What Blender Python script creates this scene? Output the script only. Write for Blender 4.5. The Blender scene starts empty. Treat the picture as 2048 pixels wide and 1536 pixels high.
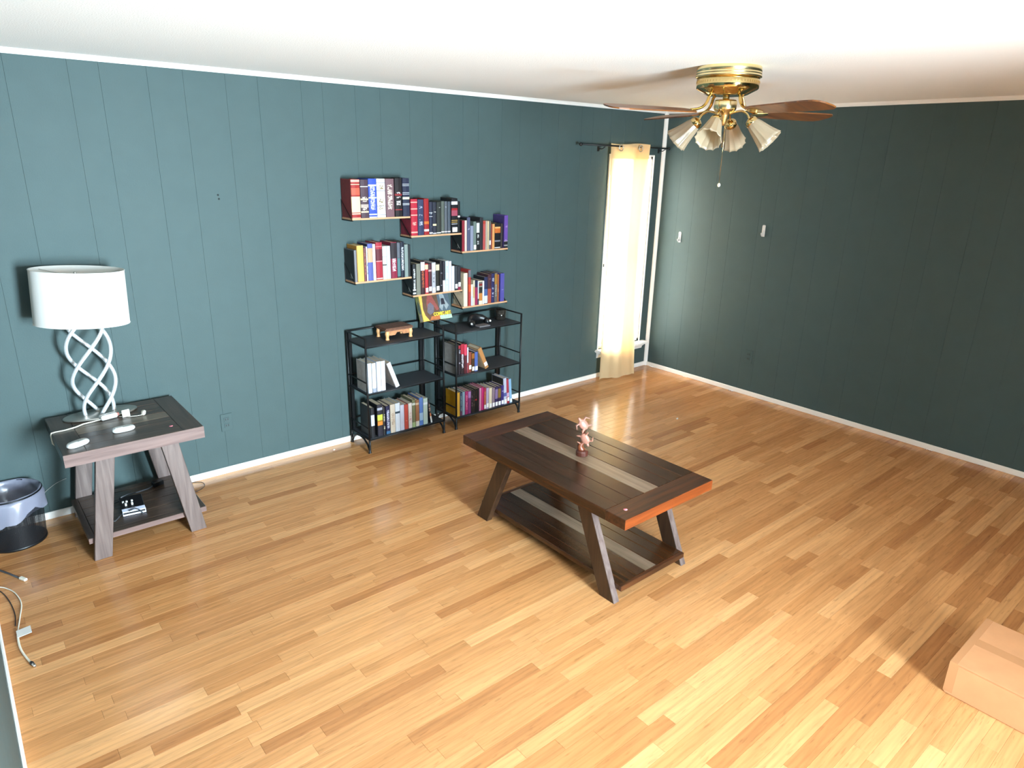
import bpy, bmesh, math, random
from mathutils import Vector, Matrix, Euler
random.seed(7)
scene = bpy.context.scene
COL = scene.collection
PI = math.pi
# ------------------------------------------------------------------ camera, sky, light, exposure
cd = bpy.data.cameras.new('camera'); cam = bpy.data.objects.new('camera', cd); COL.objects.link(cam)
CAM = Vector((-5.38989, -4.25148, 1.98373))
CR = Vector((0.767444, -0.640732, 0.022186)); CU = Vector((0.185515, 0.255062, 0.948961)); CF = Vector((0.613689, 0.724159, -0.314611))
cam.matrix_world = Matrix(((CR.x, CU.x, -CF.x, CAM.x), (CR.y, CU.y, -CF.y, CAM.y), (CR.z, CU.z, -CF.z, CAM.z), (0, 0, 0, 1)))
cd.sensor_width = 36; cd.lens = 1362.618 / 2048 * 36; cd.clip_start = 0.02; cd.clip_end = 200
scene.camera = cam
w = bpy.data.worlds.new('sky'); scene.world = w; w.use_nodes = True
bg = w.node_tree.nodes['Background']; bg.inputs[0].default_value = (1.0, 0.98, 0.92, 1); bg.inputs[1].default_value = 18.0
def area(name, loc, aim, sx, sy, power, color, spread=180):
    l = bpy.data.lights.new(name, 'AREA'); l.shape = 'RECTANGLE'; l.size = sx; l.size_y = sy
    l.energy = power; l.color = color; l.spread = math.radians(spread)
    o = bpy.data.objects.new(name, l); COL.objects.link(o); o.location = loc
    o.rotation_euler = (Vector(aim) - Vector(loc)).to_track_quat('-Z', 'Y').to_euler()
    return o
area('window_daylight', (-3.80, -6.20, 1.20), (-4.85, 0.0, 1.38), 0.90, 1.50, 350, (0.67, 0.87, 1.0), 108)
scene.view_settings.view_transform = 'Standard'; scene.view_settings.look = 'None'
scene.view_settings.gamma = 1; scene.view_settings.use_curve_mapping = False
scene.view_settings.exposure = 0.0
try:
    scene.cycles.diffuse_bounces = 6
except Exception:
    pass

# ------------------------------------------------------------------ materials
def lin(h):
    if not isinstance(h, str): return (h[0], h[1], h[2], 1)
    v = [int(h[i:i + 2], 16) / 255 for i in (0, 2, 4)]
    return tuple(((c + .055) / 1.055) ** 2.4 if c > .04045 else c / 12.92 for c in v) + (1,)
_m = {}
def mat(name, color=(.5, .5, .5), rough=.5, metal=0, spec=.5, coat=0, noise=0, nscale=20, bump=0, bscale=60, trans=0, stretch=(1, 1, 1), dark=.6):
    if name in _m: return _m[name]
    m = bpy.data.materials.new(name); m.use_nodes = True; nt = m.node_tree; b = nt.nodes['Principled BSDF']
    c = lin(color); b.inputs['Base Color'].default_value = c; b.inputs['Roughness'].default_value = rough
    b.inputs['Metallic'].default_value = metal; b.inputs['Specular IOR Level'].default_value = spec
    b.inputs['Coat Weight'].default_value = coat; b.inputs['Transmission Weight'].default_value = trans
    if noise or bump:
        tc = nt.nodes.new('ShaderNodeTexCoord'); mp = nt.nodes.new('ShaderNodeMapping'); mp.inputs['Scale'].default_value = stretch
        nt.links.new(tc.outputs['Object'], mp.inputs[0])
    if noise:
        n = nt.nodes.new('ShaderNodeTexNoise'); n.inputs['Scale'].default_value = nscale; n.inputs['Detail'].default_value = 5
        nt.links.new(mp.outputs[0], n.inputs['Vector'])
        mx = nt.nodes.new('ShaderNodeMix'); mx.data_type = 'RGBA'
        mx.inputs[6].default_value = tuple(x * (1 - noise * dark) for x in c[:3]) + (1,); mx.inputs[7].default_value = tuple(min(1, x * (1 + noise * .5)) for x in c[:3]) + (1,)
        r = nt.nodes.new('ShaderNodeMapRange'); r.inputs[1].default_value = .3; r.inputs[2].default_value = .7
        nt.links.new(n.outputs[0], r.inputs[0]); nt.links.new(r.outputs[0], mx.inputs[0]); nt.links.new(mx.outputs[2], b.inputs['Base Color'])
    if bump:
        n2 = nt.nodes.new('ShaderNodeTexNoise'); n2.inputs['Scale'].default_value = bscale; n2.inputs['Detail'].default_value = 4
        nt.links.new(mp.outputs[0], n2.inputs['Vector'])
        bp = nt.nodes.new('ShaderNodeBump'); bp.inputs['Strength'].default_value = bump; bp.inputs['Distance'].default_value = .01
        nt.links.new(n2.outputs[0], bp.inputs['Height']); nt.links.new(bp.outputs[0], b.inputs['Normal'])
    _m[name] = m; return m

def floor_wood():
    m = bpy.data.materials.new('laminate_wood'); m.use_nodes = True; nt = m.node_tree; b = nt.nodes['Principled BSDF']; L = nt.links.new
    at = nt.nodes.new('ShaderNodeAttribute'); at.attribute_name = 'tone'
    sp = nt.nodes.new('ShaderNodeSeparateColor'); L(at.outputs['Color'], sp.inputs[0])
    geo = nt.nodes.new('ShaderNodeNewGeometry')
    # offset the grain from plank to plank
    off = nt.nodes.new('ShaderNodeCombineXYZ'); L(sp.outputs[1], off.inputs[0]); L(sp.outputs[2], off.inputs[1])
    sc = nt.nodes.new('ShaderNodeVectorMath'); sc.operation = 'SCALE'; sc.inputs[3].default_value = 37.0; L(off.outputs[0], sc.inputs[0])
    ad = nt.nodes.new('ShaderNodeVectorMath'); ad.operation = 'ADD'; L(geo.outputs['Position'], ad.inputs[0]); L(sc.outputs[0], ad.inputs[1])
    mp = nt.nodes.new('ShaderNodeMapping'); mp.inputs['Scale'].default_value = (2.2, 26, 1); L(ad.outputs[0], mp.inputs[0])
    n = nt.nodes.new('ShaderNodeTexNoise'); n.inputs['Scale'].default_value = 1.6; n.inputs['Detail'].default_value = 6; n.inputs['Distortion'].default_value = .7; L(mp.outputs[0], n.inputs['Vector'])
    mp2 = nt.nodes.new('ShaderNodeMapping'); mp2.inputs['Scale'].default_value = (1.1, 9, 1); L(ad.outputs[0], mp2.inputs[0])
    wv = nt.nodes.new('ShaderNodeTexWave'); wv.wave_type = 'RINGS'; wv.inputs['Scale'].default_value = 1.5; wv.inputs['Distortion'].default_value = 5; wv.inputs['Detail'].default_value = 2.5; L(mp2.outputs[0], wv.inputs['Vector'])
    # tone of the plank
    rp = nt.nodes.new('ShaderNodeValToRGB'); e = rp.color_ramp.elements
    e[0].position = 0; e[0].color = lin((.42, .175, .060)); e[1].position = 1; e[1].color = lin((.69, .36, .150))
    x = e.new(.3); x.color = lin((.51, .232, .083)); x = e.new(.7); x.color = lin((.60, .292, .113))
    L(sp.outputs[0], rp.inputs[0])
    g = nt.nodes.new('ShaderNodeMapRange'); g.inputs[1].default_value = .35; g.inputs[2].default_value = .62; g.inputs[3].default_value = .84; g.inputs[4].default_value = 1.03; L(n.outputs[0], g.inputs[0])
    g2 = nt.nodes.new('ShaderNodeMapRange'); g2.inputs[1].default_value = 0; g2.inputs[2].default_value = .35; g2.inputs[3].default_value = .90; g2.inputs[4].default_value = 1.0; L(wv.outputs['Fac'], g2.inputs[0])
    mp3 = nt.nodes.new('ShaderNodeMapping'); mp3.inputs['Scale'].default_value = (9, 70, 1); L(ad.outputs[0], mp3.inputs[0])
    n3 = nt.nodes.new('ShaderNodeTexNoise'); n3.inputs['Scale'].default_value = 1.3; n3.inputs['Detail'].default_value = 3; L(mp3.outputs[0], n3.inputs['Vector'])
    g3 = nt.nodes.new('ShaderNodeMapRange'); g3.inputs[1].default_value = .60; g3.inputs[2].default_value = .70; g3.inputs[3].default_value = 1.0; g3.inputs[4].default_value = .78; L(n3.outputs[0], g3.inputs[0])
    mq = nt.nodes.new('ShaderNodeMath'); mq.operation = 'MULTIPLY'; L(g.outputs[0], mq.inputs[0]); L(g3.outputs[0], mq.inputs[1])
    mu = nt.nodes.new('ShaderNodeMath'); mu.operation = 'MULTIPLY'; L(mq.outputs[0], mu.inputs[0]); L(g2.outputs[0], mu.inputs[1])
    vm = nt.nodes.new('ShaderNodeVectorMath'); vm.operation = 'SCALE'; L(rp.outputs[0], vm.inputs[0]); L(mu.outputs[0], vm.inputs[3])
    L(vm.outputs[0], b.inputs['Base Color'])
    b.inputs['Roughness'].default_value = .17; b.inputs['Specular IOR Level'].default_value = .5
    return m

def table_wood(name, a, bcol, axis, rough=.32, scale=1.0):
    m = bpy.data.materials.new(name); m.use_nodes = True; nt = m.node_tree; b = nt.nodes['Principled BSDF']; L = nt.links.new
    tc = nt.nodes.new('ShaderNodeTexCoord'); mp = nt.nodes.new('ShaderNodeMapping')
    s = [26 * scale] * 3; s[axis] = 1.6 * scale; mp.inputs['Scale'].default_value = s; L(tc.outputs['Object'], mp.inputs[0])
    n = nt.nodes.new('ShaderNodeTexNoise'); n.inputs['Scale'].default_value = 2; n.inputs['Detail'].default_value = 6; n.inputs['Distortion'].default_value = .4; L(mp.outputs[0], n.inputs['Vector'])
    rp = nt.nodes.new('ShaderNodeValToRGB'); e = rp.color_ramp.elements; e[0].position = .3; e[0].color = lin(a); e[1].position = .72; e[1].color = lin(bcol)
    L(n.outputs[0], rp.inputs[0]); L(rp.outputs[0], b.inputs['Base Color'])
    b.inputs['Roughness'].default_value = rough
    bp = nt.nodes.new('ShaderNodeBump'); bp.inputs['Strength'].default_value = .15; bp.inputs['Distance'].default_value = .002; L(n.outputs[0], bp.inputs['Height']); L(bp.outputs[0], b.inputs['Normal'])
    return m

def cloth(name, diff, trans, tfac, glass=0):
    m = bpy.data.materials.new(name); m.use_nodes = True; nt = m.node_tree; L = nt.links.new
    for n in list(nt.nodes): nt.nodes.remove(n)
    o = nt.nodes.new('ShaderNodeOutputMaterial'); d = nt.nodes.new('ShaderNodeBsdfDiffuse'); t = nt.nodes.new('ShaderNodeBsdfTranslucent'); x = nt.nodes.new('ShaderNodeMixShader')
    d.inputs[0].default_value = lin(diff); t.inputs[0].default_value = lin(trans); x.inputs[0].default_value = tfac
    L(d.outputs[0], x.inputs[1]); L(t.outputs[0], x.inputs[2])
    last = x
    if glass:
        gl = nt.nodes.new('ShaderNodeBsdfGlossy'); gl.inputs['Roughness'].default_value = .28; x2 = nt.nodes.new('ShaderNodeMixShader'); x2.inputs[0].default_value = .12
        tr = nt.nodes.new('ShaderNodeBsdfTransparent'); tr.inputs[0].default_value = (.9, .84, .72, 1); x3 = nt.nodes.new('ShaderNodeMixShader'); x3.inputs[0].default_value = glass
        L(x.outputs[0], x3.inputs[1]); L(tr.outputs[0], x3.inputs[2]); L(x3.outputs[0], x2.inputs[1]); L(gl.outputs[0], x2.inputs[2]); last = x2
    L(last.outputs[0], o.inputs[0]); return m

def see_through(name, color, fac, kind='pane'):
    m = bpy.data.materials.new(name); m.use_nodes = True; nt = m.node_tree; L = nt.links.new
    b = nt.nodes['Principled BSDF']; o = nt.nodes['Material Output']
    b.inputs['Base Color'].default_value = lin(color); b.inputs['Roughness'].default_value = .05 if kind == 'pane' else .45
    t = nt.nodes.new('ShaderNodeBsdfTransparent'); x = nt.nodes.new('ShaderNodeMixShader'); L(b.outputs[0], x.inputs[1]); L(t.outputs[0], x.inputs[2]); L(x.outputs[0], o.inputs[0])
    x.inputs[0].default_value = fac
    if kind == 'mesh':     # fine woven wire: square holes
        tc = nt.nodes.new('ShaderNodeTexCoord'); br = nt.nodes.new('ShaderNodeTexBrick'); br.offset = 0
        br.inputs['Color1'].default_value = (1, 1, 1, 1); br.inputs['Color2'].default_value = (1, 1, 1, 1); br.inputs['Mortar'].default_value = (0, 0, 0, 1)
        br.inputs['Scale'].default_value = 1; br.inputs['Mortar Size'].default_value = .00082; br.inputs['Brick Width'].default_value = .004; br.inputs['Row Height'].default_value = .004
        L(tc.outputs['UV'], br.inputs['Vector']); mu = nt.nodes.new('ShaderNodeMath'); mu.operation = 'MULTIPLY'; mu.inputs[1].default_value = fac
        L(br.outputs['Color'], mu.inputs[0]); L(mu.outputs[0], x.inputs[0])
    return m

def dim(h): return tuple(c * .74 for c in lin(h)[:3]) + (1,)
def spine_mat(base, ink, z0=.2, z1=.85, dens=.5, seed=0):
    """book cover with a column of small printed lettering on the spine face"""
    m = bpy.data.materials.new('book_cover'); m.use_nodes = True; nt = m.node_tree; L = nt.links.new; b = nt.nodes['Principled BSDF']
    b.inputs['Roughness'].default_value = .42
    tc = nt.nodes.new('ShaderNodeTexCoord'); s = nt.nodes.new('ShaderNodeSeparateXYZ'); L(tc.outputs['Generated'], s.inputs[0])
    def math_(op, a, bv, c=None):
        n = nt.nodes.new('ShaderNodeMath'); n.operation = op
        if hasattr(a, 'links'): L(a, n.inputs[0])
        else: n.inputs[0].default_value = a
        if hasattr(bv, 'links'): L(bv, n.inputs[1])
        else: n.inputs[1].default_value = bv
        if c is not None: n.inputs[2].default_value = c
        return n.outputs[0]
    inx = math_('COMPARE', s.outputs[0], .5, .27); inz = math_('COMPARE', s.outputs[2], (z0 + z1) / 2, (z1 - z0) / 2); iny = math_('LESS_THAN', s.outputs[1], .05)
    mp = nt.nodes.new('ShaderNodeMapping'); mp.inputs['Scale'].default_value = (5, 1, 64); mp.inputs['Location'].default_value = (seed * 3.7, seed * 1.3, seed * 5.1); L(tc.outputs['Generated'], mp.inputs[0])
    n = nt.nodes.new('ShaderNodeTexNoise'); n.inputs['Scale'].default_value = 1; n.inputs['Detail'].default_value = 1; L(mp.outputs[0], n.inputs['Vector'])
    mp2 = nt.nodes.new('ShaderNodeMapping'); mp2.inputs['Scale'].default_value = (.1, 1, 5); mp2.inputs['Location'].default_value = (seed, 0, seed * 2.1); L(tc.outputs['Generated'], mp2.inputs[0])
    n2 = nt.nodes.new('ShaderNodeTexNoise'); n2.inputs['Scale'].default_value = 1; L(mp2.outputs[0], n2.inputs['Vector'])
    k = math_('MULTIPLY', math_('GREATER_THAN', n.outputs[0], .5), math_('GREATER_THAN', n2.outputs[0], 1 - dens))
    k = math_('MULTIPLY', math_('MULTIPLY', k, inx), math_('MULTIPLY', inz, iny))
    mx = nt.nodes.new('ShaderNodeMix'); mx.data_type = 'RGBA'; mx.inputs[6].default_value = dim(base); mx.inputs[7].default_value = dim(ink); L(k, mx.inputs[0]); L(mx.outputs[2], b.inputs['Base Color'])
    return m

# ------------------------------------------------------------------ mesh builder
class MB:
    def __init__(s): s.V = []; s.F = []; s.M = []; s.S = []; s.UV = {}
    def add(s, verts, faces, mi=0, smooth=False):
        o = len(s.V); s.V += [Vector(v) for v in verts]
        for f in faces: s.F.append([i + o for i in f]); s.M.append(mi); s.S.append(smooth)
        return s
    def hexa(s, p, mi=0):   # p: bottom 4 (ccw) then top 4
        return s.add(p, [(3, 2, 1, 0), (4, 5, 6, 7), (0, 1, 5, 4), (1, 2, 6, 5), (2, 3, 7, 6), (3, 0, 4, 7)], mi)
    def box(s, lo, hi, mi=0):
        a, b, c = lo; d, e, f = hi
        return s.hexa([(a, b, c), (d, b, c), (d, e, c), (a, e, c), (a, b, f), (d, b, f), (d, e, f), (a, e, f)], mi)
    def obox(s, c, ax, ay, az, mi=0):
        c, ax, ay, az = Vector(c), Vector(ax), Vector(ay), Vector(az)
        return s.hexa([c - ax - ay - az, c + ax - ay - az, c + ax + ay - az, c - ax + ay - az, c - ax - ay + az, c + ax - ay + az, c + ax + ay + az, c - ax + ay + az], mi)
    def prism(s, pts, d, mi=0):
        d = Vector(d); n = len(pts); P = [Vector(p) for p in pts]
        return s.add(P + [p + d for p in P], [tuple(range(n))[::-1], tuple(range(n, 2 * n))] + [(i, (i + 1) % n, n + (i + 1) % n, n + i) for i in range(n)], mi)
    def tube(s, pts, r, n=8, mi=0, closed=False, flat=1.0, smooth=True):
        P = [Vector(p) for p in pts]; N = len(P); R = r if isinstance(r, (list, tuple)) else [r] * N
        V = []; prev = None
        for i in range(N):
            if closed: t = P[(i + 1) % N] - P[i - 1]
            else: t = P[min(i + 1, N - 1)] - P[max(i - 1, 0)]
            t.normalize()
            if prev is None:
                a = Vector((0, 0, 1)) if abs(t.z) < .9 else Vector((1, 0, 0)); u = t.cross(a).normalized()
            else: u = (prev - t * prev.dot(t)).normalized()
            prev = u; v = t.cross(u)
            for k in range(n):
                a = 2 * PI * k / n; V.append(P[i] + u * math.cos(a) * R[i] + v * math.sin(a) * R[i] * flat)
        F = []
        for i in range(N if closed else N - 1):
            j = (i + 1) % N
            for k in range(n): F.append((i * n + k, i * n + (k + 1) % n, j * n + (k + 1) % n, j * n + k))
        if not closed: F += [tuple(range(n))[::-1], tuple(range((N - 1) * n, N * n))]
        return s.add(V, F, mi, smooth)
    def lathe(s, c, prof, n=24, mi=0, sx=1, sy=1, axis=None, cap0=True, cap1=True, ruffle=None, smooth=True):
        """prof: (radius, height along axis); ruffle(k_angle, i) scales the radius"""
        c = Vector(c); z = Vector(axis).normalized() if axis else Vector((0, 0, 1))
        x = Vector((1, 0, 0)) if not axis else z.orthogonal().normalized(); y = z.cross(x)
        V = []
        for i, (r, h) in enumerate(prof):
            for k in range(n):
                a = 2 * PI * k / n; q = ruffle(a, i) if ruffle else 1
                V.append(c + z * h + x * (r * q * sx * math.cos(a)) + y * (r * q * sy * math.sin(a)))
        F = []
        for i in range(len(prof) - 1):
            for k in range(n): F.append((i * n + k, i * n + (k + 1) % n, (i + 1) * n + (k + 1) % n, (i + 1) * n + k))
        if cap0: F.append(tuple(range(n))[::-1])
        if cap1: F.append(tuple(range((len(prof) - 1) * n, len(prof) * n)))
        return s.add(V, F, mi, smooth)
    def ell(s, c, rad, n=14, m=9, mi=0, rot=None):
        V = []; F = []; rot = rot or Matrix.Identity(3)
        for i in range(1, m):
            t = PI * i / m
            for k in range(n):
                a = 2 * PI * k / n; V.append(Vector(c) + rot @ Vector((rad[0] * math.sin(t) * math.cos(a), rad[1] * math.sin(t) * math.sin(a), rad[2] * math.cos(t))))
        V += [Vector(c) + rot @ Vector((0, 0, rad[2])), Vector(c) + rot @ Vector((0, 0, -rad[2]))]; T = len(V) - 2
        for i in range(m - 2):
            for k in range(n): F.append((i * n + k, (i + 1) * n + k, (i + 1) * n + (k + 1) % n, i * n + (k + 1) % n))
        for k in range(n): F.append((T, k, (k + 1) % n)); F.append((T + 1, (m - 2) * n + (k + 1) % n, (m - 2) * n + k))
        return s.add(V, F, mi, True)
    def grid(s, rows, mi=0, smooth=True):
        n = len(rows[0]); V = [v for r in rows for v in r]
        return s.add(V, [(i * n + k, i * n + k + 1, (i + 1) * n + k + 1, (i + 1) * n + k) for i in range(len(rows) - 1) for k in range(n - 1)], mi, smooth)
    def build(s, name, mats, parent=None, origin=None, bevel=0, seg=1, recalc=True):
        me = bpy.data.meshes.new(name)
        o_ = origin_of(parent) if parent else Vector(origin or (0, 0, 0))
        me.from_pydata([v - o_ for v in s.V], [], s.F)
        for m in (mats if isinstance(mats, (list, tuple)) else [mats]): me.materials.append(m)
        me.polygons.foreach_set('material_index', s.M); me.polygons.foreach_set('use_smooth', s.S)
        if bevel or recalc:
            bm = bmesh.new(); bm.from_mesh(me)
            if recalc: bmesh.ops.recalc_face_normals(bm, faces=bm.faces)
            if bevel: bmesh.ops.bevel(bm, geom=[e for e in bm.edges if len(e.link_faces) == 2 and e.calc_face_angle(0) > .5], offset=bevel, segments=seg, affect='EDGES')
            bm.to_mesh(me); bm.free()
        o = bpy.data.objects.new(name, me); COL.objects.link(o)
        if parent: o.parent = parent; ORG[o.name] = o_
        else: o.location = o_; ORG[o.name] = o_
        return o
ORG = {}
def origin_of(o): return ORG[o.name]
def tag(o, label=None, cat=None, group=None, kind=None):
    if label: o['label'] = label
    if cat: o['category'] = cat
    if group: o['group'] = group
    if kind: o['kind'] = kind
    return o
def thing(name, loc, label, cat, group=None):
    o = bpy.data.objects.new(name, None); COL.objects.link(o); o.location = loc; o.empty_display_size = .05
    ORG[o.name] = Vector(loc); return tag(o, label, cat, group)

# ------------------------------------------------------------------ shared materials
M_FLOOR = floor_wood()
M_SUB = mat('floor_joint', '4a2c14', .7)
M_WALL = mat('teal_paint', (.057, .088, .088), .6, spec=.18, noise=.05, nscale=9, bump=.05, bscale=140)
M_WALLBACK = mat('groove_paint', (.03, .042, .042), .8)
M_CEIL = mat('ceiling_paint', 'f8f5f0', .85, bump=.25, bscale=160)
M_TRIM = mat('white_trim_paint', 'eeebe6', .4)
M_BLACK = mat('black_metal', '0d0e10', .42, spec=.4)
M_BLACKMESH = mat('black_mesh_metal', '34363b', .55, bump=.5, bscale=400)
M_PINE = mat('pine_board', 'c2946e', .5, noise=.25, nscale=9, stretch=(1, 12, 12))
M_BRASS = mat('polished_brass', 'd9bf84', .12, metal=1)
M_BRASSLT = mat('bright_brass', 'f4e2ae', .24, metal=1)
M_PAPER = mat('white_paper', 'dcdad6', .7)
M_PAGES = mat('page_edges', 'cfc2a8', .85, noise=.25, nscale=90, stretch=(30, 1, 1))
M_WHITEPL = mat('white_plastic', 'd2d1cd', .4)
M_BLKPL = mat('black_plastic', '141416', .35)
M_SILVER = mat('silver_metal', 'd9d8d4', .28, metal=1)

# ------------------------------------------------------------------ room shell
ZC = 2.425; XL = -5.486; YN = -6.30; YC = -3.35; XH = -7.2
fl = MB().box((XH, YN, -.10), (0, 0, -.0035)).build('floor', M_SUB, origin=(0, 0, 0)); tag(fl, kind='structure')
def set_tone(me, tones):
    a = me.attributes.new('tone', 'FLOAT_COLOR', 'FACE')
    a.data.foreach_set('color', [c for t in tones for c in t])
W = .0578
rows = []; y = -.008; ri = 0
planks = []
while y - W > YN:
    x0 = XL if y > YC else XH
    x = x0 - random.uniform(0, .8)
    prev = None
    while x < 0:
        ln = random.choice((.295, .295, .42, .52, .60, .74, .90))
        a = max(x, x0 + .002); b = min(x + ln, -.002)
        if b - a > .03:
            t = random.choice((.1, .28, .4, .48, .55, .6, .68, .75, .85, 1.0)) + random.uniform(-.06, .06)
            planks.append((a, b, y - W, y, (max(0, min(1, t)), random.random(), random.random(), 1)))
        x += ln
    y -= W
def px_area(p):
    c = Vector(((p[0] + p[1]) / 2, (p[2] + p[3]) / 2, 0)) - CAM; z = c.dot(CF)
    if z < .3: return 0
    u = 1024 + 1362.6 * c.dot(CR) / z; v = 768 - 1362.6 * c.dot(CU) / z
    if u < -90 or u > 2150 or v > 1620 or v < 0: return 0
    return (p[1] - p[0]) / z ** 3
planks.sort(key=px_area, reverse=True)
def plank_mb(mb, p):
    g = .0003; c = .0004
    a, b, y0, y1 = p[0] + g, p[1] - g, p[2] + g, p[3] - g
    mb.add([(a, y0, -.003), (b, y0, -.003), (b, y1, -.003), (a, y1, -.003), (a, y0, -c), (b, y0, -c), (b, y1, -c), (a, y1, -c), (a + c, y0 + c, 0), (b - c, y0 + c, 0), (b - c, y1 - c, 0), (a + c, y1 - c, 0)],
           [(0, 1, 5, 4), (1, 2, 6, 5), (2, 3, 7, 6), (3, 0, 4, 7), (4, 5, 9, 8), (5, 6, 10, 9), (6, 7, 11, 10), (7, 4, 8, 11), (8, 9, 10, 11)])
for p in planks[:298]:
    mb = MB(); plank_mb(mb, p); o = mb.build('plank', M_FLOOR, fl, recalc=False); set_tone(o.data, [p[4]] * 9)
mb = MB(); tn = []
for p in planks[298:]: plank_mb(mb, p); tn += [p[4]] * 9
o = mb.build('floor_planks', M_FLOOR, fl, recalc=False); set_tone(o.data, tn); o['kind'] = 'stuff'

tag(MB().box((XH - .1, YN - .1, ZC), (.1, .14, ZC + .1)).build('ceiling', M_CEIL, origin=(0, 0, 0)), kind='structure')

WX0, WX1, WZ0, WZ1 = -.735, -.150, .285, 2.025      # window opening in the back wall
def wall_with_hole(name, axis, at, thick, a0, a1, z1, hole, boards, flip=1):
    """a panelled wall: backing + one child per board between the grooves; axis 0 = runs along x at y=at"""
    def P(a, d, z): return (a, at + d * flip, z) if axis == 0 else (at + d * flip, a, z)
    def bx(mb, a, b, d0, d1, z0, zz): 
        p, q = P(a, d0, z0), P(b, d1, zz); mb.box([min(p[i], q[i]) for i in range(3)], [max(p[i], q[i]) for i in range(3)])
    mb = MB()
    if hole:
        h0, h1, v0, v1 = hole
        bx(mb, a0, h0, .006, thick, 0, z1); bx(mb, h1, a1, .006, thick, 0, z1); bx(mb, h0, h1, .006, thick, 0, v0); bx(mb, h0, h1, .006, thick, v1, z1)
    else: bx(mb, a0, a1, .006, thick, 0, z1)
    wl = mb.build(name, M_WALLBACK, origin=(0, 0, 0)); tag(wl, kind='structure')
    for i in range(len(boards) - 1):
        a, b = boards[i] + .0005, boards[i + 1] - .0005
        mb = MB()
        if hole and a < h1 and b > h0:
            if a < h0: bx(mb, a, h0, 0, .006, 0, z1)
            if b > h1: bx(mb, h1, b, 0, .006, 0, z1)
            c, d = max(a, h0), min(b, h1)
            bx(mb, c, d, 0, .006, 0, v0); bx(mb, c, d, 0, .006, v1, z1)
        else: bx(mb, a, b, 0, .006, 0, z1)
        mb.build('panel', M_WALL, wl, bevel=0)
    return wl
PAT = (0, .137, .359, .538, .762, .945)
gA = sorted(g for g in [-4.72 + 1.207 * k + d for k in range(-1, 4) for d in PAT] if XL + .05 < g < -.06)
wall_with_hole('wall_back', 0, 0, .14, XL - .1, .1, ZC, (WX0, WX1, WZ0, WZ1), [XL] + gA + [0])
gB = sorted(g for g in [-.22 - 1.207 * k - d for k in range(0, 6) for d in (0, .17, .39, .575, .845, .98)] if YN + .05 < g)
wall_with_hole('wall_right', 1, 0, .14, YN, .0, ZC, None, [YN] + gB + [0])
gC = sorted(g for g in [-.3 - 1.207 * k - d for k in range(0, 3) for d in PAT] if YC + .05 < g)
wall_with_hole('wall_left', 1, XL, .12, YC, 0, ZC, None, [YC] + gC + [0], flip=-1)
tag(MB().box((XH, YC, 0), (XL - .12, YC + .12, ZC)).build('wall_hall_back', M_WALL, origin=(0, 0, 0)), kind='structure')
tag(MB().box((XH - .12, YN, 0), (XH, YC + .12, ZC)).build('wall_hall_left', M_WALL, origin=(0, 0, 0)), kind='structure')
DX0, DX1 = -4.45, -3.15
tag(MB().box((XH, YN - .12, 0), (DX0, YN, ZC)).box((DX1, YN - .12, 0), (0, YN, ZC)).box((DX0, YN - .12, 2.1), (DX1, YN, ZC)).box((DX0, YN - .12, 0), (DX1, YN, .35)).build('wall_near', M_WALL, origin=(0, 0, 0)), kind='structure')

# trims and baseboards
def base(name, lo, hi): tag(MB().box(lo, hi).build(name, M_TRIM, origin=lo, bevel=.003), kind='structure')
base('baseboard_back', (XL, -.012, 0), (-.012, 0, .043))
base('baseboard_right', (-.012, YN, 0), (0, 0, .041))
base('baseboard_left', (XL, YC, 0), (XL + .012, -.012, .043))
tag(MB().prism([(0, 0, 0), (-.027, 0, 0), (-.025, -.010, 0), (-.018, -.019, 0), (-.010, -.025, 0), (0, -.027, 0)], (0, 0, 2.40)).build('trim_1', M_TRIM, origin=(0, 0, 0)), kind='structure')
tag(MB().prism([(XL, 0, 2.40), (XL, -.010, 2.40), (XL, -.013, 2.412), (XL, -.022, ZC), (XL, 0, ZC)], (-XL, 0, 0)).build('trim_2', M_TRIM, origin=(XL, 0, 2.4)), kind='structure')
tag(MB().prism([(0, YN, 2.40), (-.010, YN, 2.40), (-.013, YN, 2.412), (-.024, YN, ZC), (0, YN, ZC)], (0, -YN, 0)).build('trim_3', M_TRIM, origin=(0, YN, 2.4)), kind='structure')

# window in the back wall
win = thing('window_1', ((WX0 + WX1) / 2, 0, WZ0), None, None); tag(win, kind='structure')
cs = .014
mb = MB(); mb.box((WX0 - cs, -.016, WZ0 - .01), (WX0, 0, WZ1 + cs)); mb.box((WX1, -.016, WZ0 - .01), (WX1 + cs, 0, WZ1 + cs)); mb.box((WX0, -.016, WZ1), (WX1, 0, WZ1 + cs))
mb.build('casing', M_TRIM, win, bevel=.004)
mb = MB(); mb.box((WX0, 0, WZ0), (WX0 + .02, .13, WZ1)); mb.box((WX1 - .02, 0, WZ0), (WX1, .13, WZ1)); mb.box((WX0, 0, WZ1 - .02), (WX1, .13, WZ1)); mb.box((WX0, 0, WZ0), (WX1, .13, WZ0 + .02))
mb.build('jamb', M_TRIM, win)
for z0, z1, yy in ((WZ0 + .02, 1.17, .06), (1.14, WZ1 - .02, .09)):
    mb = MB(); a, b = WX0 + .02, WX1 - .02
    mb.box((a, yy, z0), (a + .035, yy + .03, z1)); mb.box((b - .035, yy, z0), (b, yy + .03, z1)); mb.box((a, yy, z0), (b, yy + .03, z0 + .04)); mb.box((a, yy, z1 - .04), (b, yy + .03, z1))
    sa = mb.build('sash', M_TRIM, win, bevel=.003)
    MB().box((a + .03, yy + .013, z0 + .035), (b - .03, yy + .016, z1 - .035)).build('pane', see_through('window_glass', 'eef4f6', .93), sa)
MB().box((WX0 - .035, -.075, WZ0 - .035), (WX1 + .078, .02, WZ0 - .008)).build('sill', M_TRIM, win, bevel=.008, seg=2)
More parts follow.
